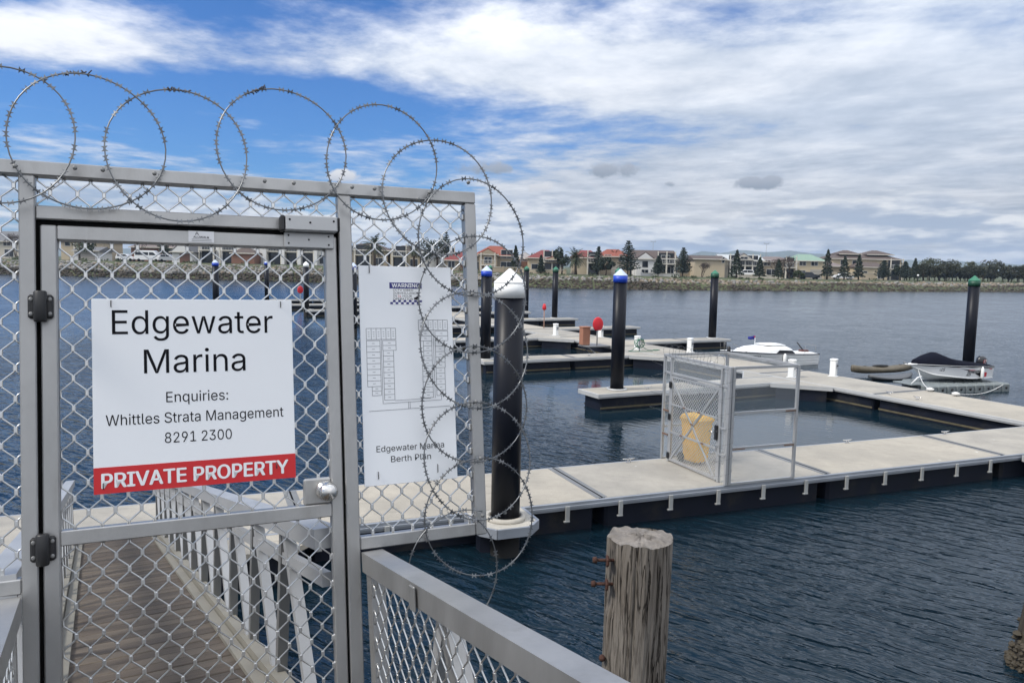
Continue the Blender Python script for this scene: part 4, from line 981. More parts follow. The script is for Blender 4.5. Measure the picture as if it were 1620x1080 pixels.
for sgn in (-1, 1):
    e = half * sgn
    m = MB(); m.beam(fpt(e + .035 * sgn, 0, .02), fpt(e + .035 * sgn, LEN, .02), .06, .08, WF); m.beam(fpt(e - .03 * sgn, 0, .012), fpt(e - .03 * sgn, LEN, .012), .06, .022, WF); m.build('kerb', CREAM, gw)
    MB().beam(fpt(e + .055 * sgn, -.30, RH - .04), fpt(e + .055 * sgn, LEN, RH - .04), .095, .07, WF).build('hand_rail', ALU_LIGHT, gw)
    MB().beam(fpt(e + .055 * sgn, -.25, RH - .19), fpt(e + .055 * sgn, LEN, RH - .19), .035, .05, WF).build('mid_rail', ALU_LIGHT, gw)
    MB().beam(fpt(e + .055 * sgn, 0, -.08), fpt(e + .055 * sgn, LEN, -.08), .10, .12, WF).build('bottom_chord', ALU, gw)
    n = 12; st_ = LEN / n
    for k in range(n):
        MB().beam(fpt(e + .055 * sgn, st_ * k + .05, -.02), fpt(e + .055 * sgn, st_ * (k + .5), RH - .08), .045, .045, WF).build('truss_member', ALU_LIGHT, gw)
        MB().beam(fpt(e + .055 * sgn, st_ * (k + .5) + .05, RH - .08), fpt(e + .055 * sgn, st_ * (k + 1), -.02), .045, .045, WF).build('truss_member', ALU_DARK, gw)  # pale and dull aluminium alternate: lit and shaded members put into the colour
# the fixed end on this side of the gate: rails with wire grille below
for sgn, xg in ((1, .1015), (-1, -.982)):
    p0 = gp(xg, -.002, -.6355) if sgn > 0 else gp(xg, -.002, -.6355)
    p1 = p0 - DN * 3.6
    m = MB().beam(L_(p0), L_(p1), .075, .067, WN); m.build('hand_rail', ALU, gw)
    q = p0 - WN * 1.05
    MB().beam(L_(q), L_(q - DN * 3.6), .075, .10, WN).build('bottom_chord', ALU, gw)
    for tt in (.03, 1.75, 3.5): MB().beam(L_(q - DN * tt), L_(p0 - DN * tt - WN * .034), .05, .05, DN).build('rail_post', ALU, gw)
    g = grille(.05, 3.5, -1.0, -.03, .0735, .090, 0, 0, .0029, 0); M = MN.copy(); M = Matrix(((-DN.x, SN.x, WN.x, 0), (-DN.y, SN.y, WN.y, 0), (-DN.z, SN.z, WN.z, 0), (0, 0, 0, 1))); M.translation = L_(p0 - SN * .018 * sgn)
    g.xf(M); g.build('wire_infill', ALU_MESH, gw)
    # truss bars outside the grille
    for k in range(4):
        MB().beam(L_(q + SN * .05 * sgn - DN * (.15 + .85 * k)), L_(p0 + SN * .03 * sgn - WN * .05 - DN * (.58 + .85 * k)), .05, .05, WN).build('truss_member', ALU_LIGHT, gw)
        MB().beam(L_(q + SN * .05 * sgn - DN * (.95 + .85 * k)), L_(p0 + SN * .03 * sgn - WN * .05 - DN * (.58 + .85 * k)), .05, .05, WN).build('truss_member', ALU, gw)
# small grey tag plate clipped to the near right rail
p0 = gp(.1015, -.002, -.6355) - DN * .50 - SN * .046
t = MB(); t.box(-.02, .02, -.004, .004, -.044, .030, bev=.003); Mx = Matrix(((-DN.x, SN.x, WN.x, 0), (-DN.y, SN.y, WN.y, 0), (-DN.z, SN.z, WN.z, 0), (0, 0, 0, 1))); t.xf(Mx); pl = t.build('clip_plate', ALU_DARK, gw); pl.location = L_(p0)

# landing edge by the foot of the gangway and the small post with a red valve
t = thing('landing_platform', 'pale platform with dark float at the foot of the gangway, seen through the door', 'platform', fa(-4.6, -.62, 0), AA)
MB().prism([(-1.6, .6), (-1.6, 0), (1.45, 0), (1.78, .32), (1.78, .6)], TOP - .08, TOP - .006).build('tread_plate', CONC, t)
MB().prism([(-1.5, .55), (-1.5, .1), (1.35, .1), (1.62, .35), (1.62, .55)], -.25, TOP - .085).build('float', FLOAT, t)
t = thing('fire_hydrant_post', 'short grey post with a red valve on the near walkway, seen through the door', 'hydrant', fa(-4.35, 1.6, TOP), AA)
MB().lathe([(.10, 0), (.10, .03), (.085, .04), (.085, .62), (.05, .68)], 16).build('post', mat('grey_brown_post', (.26, .24, .2), .7), t)
MB().lathe([(.03, 0), (.06, .03), (.065, .22), (.03, .26), (.03, .32)], 14, (.08, 0, .50), axis='x').build('valve', REDL, t)
MB().lathe([(.09, -.01), (.09, .01)], 14, (.42, 0, .50), axis='x').build('hand_wheel', BLACK, t)

# ------------------------------------------------------------------ timber piles
def timber(name, label, base, lean, r, z0, z1, seed, mt, tmt, flat=0.):
    t = thing(name, label, 'pile', (base[0], base[1], 0)); rnd = random.Random(seed); N = 120; K = 36
    cr = sorted((rnd.uniform(0, 2 * math.pi), rnd.choice((.003, .005, .006, .010, .022)), rnd.uniform(.03, .055), rnd.uniform(-.5, .9), rnd.uniform(.15, 1.3)) for _ in range(20))
    rows = []
    for k in range(K + 1):
        f = k / K; z = z0 + (z1 - z0) * (1 - (1 - f) ** 2.2); dz = z1 - z; ring = []
        for i in range(N):
            a = 2 * math.pi * i / N; rr = r * (1 + .03 * math.sin(2 * a + .7) + .02 * math.sin(5 * a + seed) + .012 * math.sin(3 * a + z * 2.1)) + .0011 * math.sin(29 * a + 2 * math.sin(z * 3)) + .0009 * math.sin(53 * a + 3 * math.sin(z * 2.2))
            rr *= 1 - .04 * min(1, dz / 1.2)
            for ca_, dep, wd, zs, ln_ in cr:
                da = abs((a - ca_ - .05 * math.sin(z * 3 + ca_) + math.pi) % (2 * math.pi) - math.pi)
                if da < wd and (dz < ln_ or zs > .3): rr -= dep * (1 - da / wd) * (1 if dz < ln_ else .6)
            if flat and abs((a - R(200) + math.pi) % (2 * math.pi) - math.pi) < .35 and dz < .36: rr = min(rr, r * .93)
            zz = z + (.012 * math.sin(3 * a + 1) + .006 * math.sin(11 * a) if k == K else 0)
            ring.append((rr * math.cos(a) + lean[0] * z, rr * math.sin(a) + lean[1] * z, zz))
        rows.append(ring)
    m = MB().loft(rows, caps=False, smooth=False); m.sm = [True] * len(m.sm); o = m.build('trunk', mt, t); smooth_angle(o.data, 35)
    tp = MB(); rings = [rows[-1]]
    for q in (.85, .6, .35, .12):
        rg = []
        for i in range(N):
            x, y, z = rows[-1][i]; cx, cy = lean[0] * z1, lean[1] * z1; a = 2 * math.pi * i / N; dent = (.3 + .7 * q) * sum(.010 * (1 - abs((a - c0 + math.pi) % (2 * math.pi) - math.pi) / .10) for c0 in (.5, 1.9, 3.1, 4.6, 5.5) if abs((a - c0 + math.pi) % (2 * math.pi) - math.pi) < .10)
            rg.append((cx + (x - cx) * q, cy + (y - cy) * q, z1 + .014 * (1 - q) + .006 * math.sin(5 * a + q * 7) + .004 * math.sin(17 * a + 9 * q) - dent))
        rings.append(rg)
    tp.loft(rings, caps=False); tp.add(rings[-1], [tuple(range(N))]); tp.build('end_grain', tmt, t)
    return t
def timber_mat(name, c0, c1, dark):
    m = bpy.data.materials.new(name); m.use_nodes = True; t = NT(m.node_tree); b = t.n['Principled BSDF']; b.inputs['Roughness'].default_value = .92; b.inputs['Specular IOR Level'].default_value = .2
    co = t.node('ShaderNodeTexCoord').outputs['Object']
    g = t.noise(t.mapping(co, (20, 20, 1.5)), 2.4, 7, .66, .9); p = t.noise(t.mapping(co, (3, 3, 1)), 1.4, 4, .6); cr = t.noise(t.mapping(co, (13, 13, .75), (0, 0, 0), (4, 1, 2)), 1.9, 4, .6, .7)
    c = t.mix(t.mapr(p, .3, .7), c0, c1); c = t.mix(t.math('MULTIPLY', t.mapr(g, .52, .36), .55), c, dark)
    crack = t.math('MULTIPLY', t.mapr(t.math('ABSOLUTE', t.math('SUBTRACT', cr, .5)), .034, .008), t.mapr(p, .35, .55))
    c = t.mix(t.math('MULTIPLY', crack, .92), c, tuple(v * .35 for v in dark)); t.put(b.inputs['Base Color'], c)
    bn = t.node('ShaderNodeBump'); bn.inputs['Strength'].default_value = .9; bn.inputs['Distance'].default_value = .012
    t.put(bn.inputs['Height'], t.math('SUBTRACT', g, t.math('MULTIPLY', crack, .9))); t.put(b.inputs['Normal'], bn.outputs[0]); return m
TIMB = timber_mat('weathered_timber', (.225, .203, .178), (.15, .128, .106), (.05, .04, .031))
TIMT = mat('timber_end_grain', (.19, .17, .15), .95, 0, .5, 14, .9, 50, grime=(.05, .042, .035), gscale=11, gamt=.85)
tp = timber('timber_pile', 'cracked grey timber pile with rusty bolts standing beside the gangway rail', (.675, 4.0), (0.012, 0), .172, -3, 2.66, 3, TIMB, TIMT, flat=1)
for z, L in ((2.56, .055), (2.43, .06)):
    p = Vector((-.155, -.07, z)); d_ = Vector((-1, -.10, .03)).normalized(); m = MB(); m.tube([p - d_ * .07, p + d_ * L], .009, 8); m.tube([p + d_ * (L - .004), p + d_ * (L + .016)], [.019, .015], 6); m.build('rusty_bolt', RUST, tp)
for z in (2.56, 2.43): MB().lathe([(.030, -.006), (.034, 0), (.028, .008)], 7, (-.150, -.080, z), axis='x', smooth=False).build('rusty_washer', RUST, tp)
for x, z in ((-.02, 1.90), (.12, 1.92), (-.16, 2.02)): MB().lathe([(.016, 0), (.018, .02), (.008, .03)], 8, (x, -.158 if x > -.1 else -.06, z), axis='y').build('rusty_nail', RUST, tp)
DKT = mat('dark_wet_timber', (.035, .028, .020), .85, 0, .5, 3, .9, 12, stretch=(5, 5, .8), grime=(.09, .075, .04), gscale=3, gamt=.5)
tp2 = timber('timber_pile', 'dark weedy timber pile cut off by the right edge of the photo', (5.53, 7.72), (.16, .02), .20, -3, 2.6, 9, DKT, DKT)
m = MB(); rnd = random.Random(8)
for k in range(260):
    a = rnd.uniform(0, 6.28); z = rnd.triangular(-.2, .45, .05); s_ = rnd.uniform(.018, .045); rr = .195 + rnd.uniform(0, .035)
    m.loft([[(rr * math.cos(a) + .16 * z + s_ * q * math.cos(j * 1.05 + k) * rnd.uniform(.6, 1.3), rr * math.sin(a) + s_ * q * math.sin(j * 1.05 + k) * rnd.uniform(.6, 1.3), z + h_ * s_) for j in range(6)] for h_, q in ((-.6, .5), (0, 1), (.5, .7), (.8, .2))], smooth=False)
stuff(m.build('oyster_crust', mat('oyster_shell', (.055, .045, .03), .9, 0, .5, 20), tp2))
# ------------------------------------------------------------------ houses on the far bank
WALLS = {k: mat(k + '_render', c_, .85, 0, .06, .8) for k, c_ in dict(cream=(.46, .385, .275), tan=(.33, .27, .195), white=(.62, .61, .59), pale=(.48, .44, .37), grey=(.36, .36, .37), brick=(.20, .10, .065), yellow=(.50, .415, .285)).items()}
ROOFS = {k: mat(k + '_roof_tiles', c_, .75, 0, .12, 1.5, .3, 4) for k, c_ in dict(red=(.17, .035, .030), orange=(.225, .062, .036), brown=(.085, .062, .052), grey=(.13, .13, .135), pale=(.42, .44, .44), green=(.20, .29, .225), mauve=(.17, .135, .125)).items()}
FRAMEW = mat('white_window_frame', (.62, .62, .60), .5); TRIM = mat('pale_trim', (.60, .56, .48), .7); GARAGE = mat('garage_door', (.36, .33, .29), .6); GARAGEB = mat('brown_garage_door', (.14, .065, .045), .6); DARKIN = mat('dark_recess', (.05, .048, .045), .8)
class House:
    def __init__(s, label, x0, x1, Y, ze, zr, wall, roof, kind='hip', depth=9., zb=None, rz=0., ridge=.35, ov=.45):
        zb = ground_z((x0 + x1) / 2) - .05 if zb is None else zb
        s.W = x1 - x0; s.D = depth; s.H = ze - zb; s.t = thing('house', label, 'house', ((x0 + x1) / 2, Y, zb), rz, 'houses along the far bank'); s.wall = wall
        hw = s.W / 2
        s.w = B(-hw, hw, 0, depth, -.6, s.H).build('wall', WALLS[wall], s.t)
        if roof: s.roof(-hw, hw, 0, depth, s.H, zr - zb, roof, kind, ridge, ov)
    def roof(s, x0, x1, y0, y1, ze, zr, roof, kind='hip', ridge=.35, ov=.45):
        rm = ROOFS[roof]; X0, X1, Y0, Y1 = x0 - ov, x1 + ov, y0 - ov, y1 + ov; e = ze + .002; xc = (x0 + x1) / 2; yc = (y0 + y1) / 2
        m = MB(); base_ = [(X0, Y0, e), (X1, Y0, e), (X1, Y1, e), (X0, Y1, e), (X0, Y0, e + .18), (X1, Y0, e + .18), (X1, Y1, e + .18), (X0, Y1, e + .18)]
        fs = [(3, 2, 1, 0), (0, 1, 5, 4), (1, 2, 6, 5), (2, 3, 7, 6), (3, 0, 4, 7)]
        if kind == 'hip':
            r = ridge * (X1 - X0) / 2; base_ += [(xc - r, yc, zr), (xc + r, yc, zr)]; fs += [(4, 5, 9, 8), (5, 6, 9), (6, 7, 8, 9), (7, 4, 8)]
        elif kind == 'gable':      # ridge left-right
            base_ += [(X0, yc, zr), (X1, yc, zr)]; fs += [(4, 5, 9, 8), (6, 7, 8, 9), (5, 6, 9), (7, 4, 8)]
        elif kind == 'front':      # gable end facing the water
            base_ += [(xc, Y0, zr), (xc, Y1, zr)]; fs += [(5, 6, 9, 8), (7, 4, 8, 9), (4, 5, 8), (6, 7, 9)]
        elif kind == 'flat': fs += [(4, 5, 6, 7)]
        m.add(base_, fs); o = m.build('roof', rm, s.t)
        mb = MB(); mb.box(X0 - .05, X1 + .05, Y0 - .06, Y0 - .003, e + .02, e + .2); mb.build('gutter', TRIM, o)
        if kind == 'front':        # wall triangle under the gable
            MB().add([(x0 + .1, Y0 - .02, e + .22), (x1 - .1, Y0 - .02, e + .22), (xc, Y0 - .02, zr - .25), (x0 + .1, Y0 + .1, e + .22), (x1 - .1, Y0 + .1, e + .22), (xc, Y0 + .1, zr - .25)], [(0, 1, 2), (5, 4, 3), (0, 3, 4, 1), (1, 4, 5, 2), (2, 5, 3, 0)]).build('gable_wall', WALLS[s.wall], s.t)
        return o
    def win(s, *lst, y=0., frame=None):
        for x, z, w_, h in lst:
            f = B(x - w_ / 2 - .07, x + w_ / 2 + .07, y - .05, y - .001, z - .07, z + h + .07).build('window', frame or FRAMEW, s.t)
            B(x - w_ / 2, x + w_ / 2, y - .064, y - .0505, z, z + h).build('pane', DARKGLASS, f)
            if w_ > 1.3: B(x - .03, x + .03, y - .072, y - .0645, z, z + h).build('mullion', frame or FRAMEW, f)
    def garage(s, x, w_, h=2.3, y=0., mt=None):
        g = B(x - w_ / 2, x + w_ / 2, y - .06, y - .001, 0, h).build('garage_door', mt or GARAGE, s.t)
        for k in range(1, 4): B(x - w_ / 2, x + w_ / 2, y - .07, y - .0605, h * k / 4 - .02, h * k / 4 + .02).build('panel_joint', DARKIN, g)
    def balcony(s, x0, x1, z, d=1.6, y=0., posts=2, roof=None, solid=False, dark=True):
        b = B(x0, x1, y - d, y - .001, z - .2, z).build('balcony', TRIM, s.t)
        if dark: B(x0 + .2, x1 - .2, y - .03, y - .0015, z + .01, z + 2.2).build('sliding_door', DARKGLASS, s.t)
        m = MB()
        if solid: m.box(x0, x1, y - d, y - d + .12, z + .001, z + .95)
        else:
            m.box(x0, x1, y - d, y - d + .06, z + .9, z + .98); n = max(3, int((x1 - x0) / .35))
            for k in range(n + 1): xx = x0 + .03 + (x1 - x0 - .06) * k / n; m.box(xx - .02, xx + .02, y - d + .01, y - d + .05, z + .001, z + .9)
        m.build('balustrade', TRIM if solid else FRAMEW, b)
        for k in range(posts): xx = x0 + .15 + (x1 - x0 - .3) * k / max(1, posts - 1); B(xx - .14, xx + .14, y - d + .02, y - d + .3, 0, z - .21).build('column', TRIM, s.t)
        for k in range(posts):
            xx = x0 + .15 + (x1 - x0 - .3) * k / max(1, posts - 1); B(xx - .10, xx + .10, y - d + .08, y - d + .28, z + .001, z + 2.5).build('column', TRIM, s.t)
        if not solid and dark: B(x0 + .2, x1 - .2, y - .04, y - .002, .05, z - .4).build('opening_shade_sheet', DARKGLASS, s.t)  # dark glass sheet stands in for the shade under the balcony

h = House('pale house with grey roof at the left edge, seen through the left mesh panel', -124, -113.5, 178, 7.0, 9.6, 'pale', 'grey', 'gable'); h.win((-2, 3.1, 1.6, 1.2), (2.2, 3.1, 1.6, 1.2), (2.6, .6, 2, 1.6)); h.garage(-2.5, 3.2)
h = House('cream house with white upper window behind the dark tree at the left', -106.5, -96.5, 182, 7.4, 9.8, 'cream', 'brown', 'gable'); h.win((-3.4, 3.4, 1.2, 1.4), (1.0, 3.4, 3.2, 1.5), (3.6, .8, 1.4, 1.4)); h.balcony(-1.2, 3.0, 2.9)
h = House('low pale garage left of the white minibus', -100, -94.5, 176, 5.2, 6.3, 'white', 'grey', 'gable', 6); h.garage(0, 3.8, 2)
h = House('brown roofed house behind the white minibus', -92, -80, 186, 6.4, 8.8, 'brick', 'mauve', 'hip'); h.win((-3, .8, 1.8, 1.4), (2.5, .8, 1.8, 1.4))
h = House('low brown roofed house right of the white minibus', -79, -74.4, 184, 5.6, 8.0, 'tan', 'mauve', 'hip'); h.win((0, .8, 1.8, 1.4))
h = House('narrow white house with steep gable left of the white apartment block', -74.2, -69.9, 168, 5.3, 7.6, 'white', 'grey', 'front', 7); h.win((0, 2.9, .9, 1.2)); h.garage(.6, 2.2, 2.0, mt=GARAGEB)
h = House('long white apartment block with dark glazed balconies behind the gate', -69.6, -40.5, 172, 9.3, 9.9, 'white', 'grey', 'flat', 10)
for x in (-12.5, -7.9, 2.4, 6.0, 9.6): h.balcony(x - 2.0, x + 1.5, 3.0, 1.5, posts=2)
for x in (-12.5, -7.9, -3.6, 2.4, 6.0, 9.6, 13): h.win((x, 6.2 - .5 * (x > 0), 2.2, 1.5))
h.win((-3.6, 3.5, 1.4, 1.3), (13, 3.3, 2.2, 1.8), (13.0, .4, 2.2, 1.9))
for x in (.2, 4.2, 7.8, 11.4): B(x - .35, x + .35, -1.75, -.0, 0, 6.2).build('pillar', WALLS['white'], h.t)
p_ = B(-6.2, -1.2, -4.2, -.01, -.3, 2.2).build('garage_wing', WALLS['brick'], h.t); h.roof(-6.2, -1.2, -4.2, -.3, 2.2, 3.5, 'brown', 'hip', .3, .3)
h = House('tan house with dark roof beside the palm, left of the berth plan sign', -38.5, -28.4, 174, 6.6, 8.3, 'tan', 'brown', 'hip'); h.win((-3.5, 3.3, 1.5, 1.3), (3, 3.3, 1.6, 1.3), (3, .6, 2, 1.5)); h.balcony(-2.2, 1.6, 2.8, posts=2)
h = House('cream two storey house with balcony right of the palm', -27.6, -21.0, 173, 6.5, 8.0, 'cream', 'brown', 'hip'); h.balcony(-2.8, .6, 2.8); h.win((2, 3.2, 1.2, 1.3), (2, .6, 1.6, 1.5))
h = House('white house half hidden by dark trees behind the right-hand panel', -20.6, -12.4, 172, 6.2, 7.5, 'white', 'pale', 'hip'); h.win((-2.6, 3.1, 1.5, 1.2), (0, 3.1, 1.2, 1.2), (2.6, .6, 2, 1.5)); h.balcony(1, 3.6, 2.7, posts=2)
h = House('low red roofed wing at the left of the orange red villa', -14.6, -8.4, 165.5, 4.7, 6.6, 'tan', 'red', 'hip', 8); h.win((-1.8, .7, 1.4, 1.4)); h.garage(1.4, 2.6, 2.2, mt=GARAGEB)
h = House('tan villa with bright orange red tiled roof and front gable', -8.2, .1, 163, 5.8, 8.1, 'tan', 'orange', 'hip', 9, ridge=.25); h.win((-2.9, .5, 1.6, 1.6), (2.6, 3.0, 2.4, 1.7), (2.6, .4, 2.4, 1.8))
B(-3.2, .6, -1.5, -.001, -.3, 3.55).build('front_bay', WALLS['tan'], h.t); h.roof(-3.2, .6, -1.5, 2, 3.55, 5.0, 'orange', 'front', .3, .3); h.win((-1.3, 1.9, 1.5, 1.2), y=-1.5); h.balcony(-1.0 - 1.9, .3, 1.55, .7, -1.5, 2, dark=False)
h = House('white gabled house between the two red roofed villas', .4, 4.6, 174, 5.4, 7.1, 'white', 'pale', 'front', 9); h.win((0, 2.8, .9, 1)); B(-1.6, 2.1, -3, -.01, -.2, 2.5).build('dark_carport', WALLS['brick'], h.t)
h = House('cream villa with dark red hip roof and columned balcony', 3.1, 10.4, 163, 5.5, 7.4, 'yellow', 'red', 'hip', 9, ridge=.2); h.win((-2.3, .5, 1.3, 1.5)); h.balcony(-.6, 3.2, 2.6, 1.5, posts=3)
h.roof(.1, 3.3, -1.8, 3, 5.25 - ground_z(6), 6.3 - ground_z(6), 'red', 'front', .3, .3)
h = House('cream house with red roof behind the dark palm clump', 13.0, 18.6, 166, 5.8, 7.6, 'cream', 'red', 'hip', 9); h.win((1.2, 3.1, 1.3, 1.2)); h.balcony(-.2, 2.6, 2.7, posts=2)
h = House('house with orange tiled roof behind the pines', 18.9, 25.4, 169, 6.2, 8.0, 'tan', 'orange', 'hip', 9); h.win((-1.6, 3.2, 1.4, 1.2), (1.6, 3.2, 1.4, 1.2)); h.garage(.5, 2.6)
h = House('white house with dark brown roofs and front gable, right of the tall pine', 25.9, 34.8, 166, 5.9, 7.9, 'white', 'brown', 'gable', 9); h.win((2.2, 3.1, 1.8, 1.4), (2.4, .4, 2, 1.7)); h.balcony(.2, 4.2, 2.8, 1.6, posts=3)
B(-4.2, -.6, -1.6, -.001, -.3, 3.5).build('front_bay', WALLS['white'], h.t); h.roof(-4.2, -.6, -1.6, 3, 3.5, 5.2, 'brown', 'front', .3, .35); h.win((-2.4, 1.9, 1.2, 1.3), (-2.4, .2, 1.4, 1.2), y=-1.6)
h = House('low brown roofed house between the white house and the blank cream wall', 35.2, 40.2, 176, 5.2, 6.4, 'tan', 'brown', 'hip', 9); h.win((-1.2, .8, 1.4, 1.3), (1.3, .8, 1.4, 1.3))
h = House('plain cream walled building with flat dark roof', 40.2, 47.0, 172, 6.1, 7.1, 'cream', 'brown', 'gable', 9); h.win((3.0, 3.3, .5, 1.2))
h = House('house with grey roofs and a glazed front gable behind the dark cone trees', 47.4, 56.3, 175, 6.0, 7.5, 'pale', 'pale', 'gable', 9); h.balcony(-3.4, 3.6, 2.9, 1.6, posts=5)
h.roof(-2.4, 1.6, -1.7, 3, 4.0, 5.6, 'grey', 'front', .3, .3); h.win((-.4, 4.25, 1.6, .5), y=-2.03)
h = House('brownish house with mauve roof behind bare trees', 57.6, 66.2, 181, 5.9, 7.3, 'tan', 'mauve', 'hip', 9); h.win((-2.6, 3.0, 1.5, 1.2), (.2, 3.0, 1.5, 1.2), (-1.5, .5, 2.2, 1.6)); h.balcony(1.2, 3.9, 2.7, posts=2)
h = House('cream house with pale green roof', 67.3, 74.0, 184, 6.3, 8.1, 'yellow', 'green', 'hip', 9, ridge=.4); h.win((-1.9, 3.2, 1.5, 1.2), (.9, 3.2, 1.5, 1.2), (-2, .6, 1.6, 1.4)); h.garage(1.4, 2.8)
h = House('low brown roofed house left of the large brown roofed house', 74.4, 82.0, 192, 5.2, 6.6, 'tan', 'mauve', 'hip', 8); h.win((0, .8, 1.8, 1.3))
h = House('large cream house with complex dark brown hip roof, rightmost of the houses', 81.6, 99.2, 198, 7.2, 9.0, 'yellow', 'brown', 'hip', 11, zb=2.15, ridge=.55); h.win((-6, 3.6, 1.5, 1.2), (-3.2, 3.6, 1.0, 1.2), (4.4, .5, 2.2, 1.8), (1.8, .5, 1.2, 1.8)); h.balcony(5.2, 8.6, 2.9, 1.8, posts=2); h.roof(-6.2, -1.0, 2, 8, 6.3, 7.5, 'brown', 'hip', .2, .3); h.roof(1.0, 7.4, 2, 9, 6.3, 7.6, 'brown', 'hip', .2, .3)
B(-4.6, 3.2, -4.5, -.001, -.3, 3.0).build('front_wing', WALLS['yellow'], h.t); h.roof(-4.6, 3.2, -4.5, 1, 3.0, 4.4, 'brown', 'hip', .5, .35); h.win((-2.8, .5, 1.8, 1.6), (1.6, .4, 1.6, 2), y=-4.5)
# cream boundary walls in front
def bwall(x0, x1, y, h_, label, mt):
    zb = ground_z(x0) - .3; t = thing('boundary_wall', label, 'wall', ((x0 + x1) / 2, y, zb), 0); hw = (x1 - x0) / 2
    B(-hw, hw, -.1, .1, 0, h_ + .3).build('wall_face', mt, t); B(-hw - .05, hw + .05, -.15, .15, h_ + .3, h_ + .38).build('coping', TRIM, t)
    n = max(2, int((x1 - x0) / 3) + 1)
    for k in range(n): xx = -hw + 2 * hw * k / (n - 1); B(xx - .2, xx + .2, -.2, .2, 0, h_ + .52).build('pier', mt, t)
bwall(70.5, 86.5, 185, 1.55, 'cream boundary wall in front of the large brown roofed house', WALLS['cream'])
bwall(-5.8, 1.6, 158.5, 1.0, 'low cream wall in front of the orange red roofed villa', WALLS['tan'])
bwall(1.9, 10.6, 158.0, .8, 'low cream fence wall in front of the dark red roofed villa', WALLS['cream'])
bwall(26.6, 34.2, 160, .6, 'low white pillared wall in front of the white house', WALLS['white'])
bwall(49, 58, 168, .7, 'low pale pillared wall in front of the grey roofed gabled house', WALLS['pale'])

# ------------------------------------------------------------------ trees
LEAF = {k: mat(k + '_leaves', c_, .7, 0, .35, .9) for k, c_ in dict(dark=(.022, .034, .018), mid=(.045, .062, .022), olive=(.034, .038, .020), pine=(.018, .032, .022), palm=(.040, .052, .022), pale=(.060, .068, .036), bare=(.075, .055, .045)).items()}
BARK = mat('tree_bark', (.075, .055, .042), .95, 0, .3, 3); BARKG = mat('pale_gum_bark', (.26, .22, .18), .9, 0, .2, 3)
def leaf(m, p, s, rnd, flat=0.):
    a, b = rnd.uniform(0, 6.28), rnd.uniform(-1.2, 1.2) * (1 - flat); d = Vector((math.cos(a) * math.cos(b), math.sin(a) * math.cos(b), math.sin(b))); n = d.cross(Vector((rnd.uniform(-1, 1), rnd.uniform(-1, 1), rnd.uniform(-1, 1))))
    if n.length < .1: n = Vector((0, 0, 1))
    n.normalize(); p = Vector(p); s2 = s * rnd.uniform(.4, .7)
    m.add([p - d * s, p - n * s2, p + d * s, p + n * s2], [(0, 1, 2, 3)])
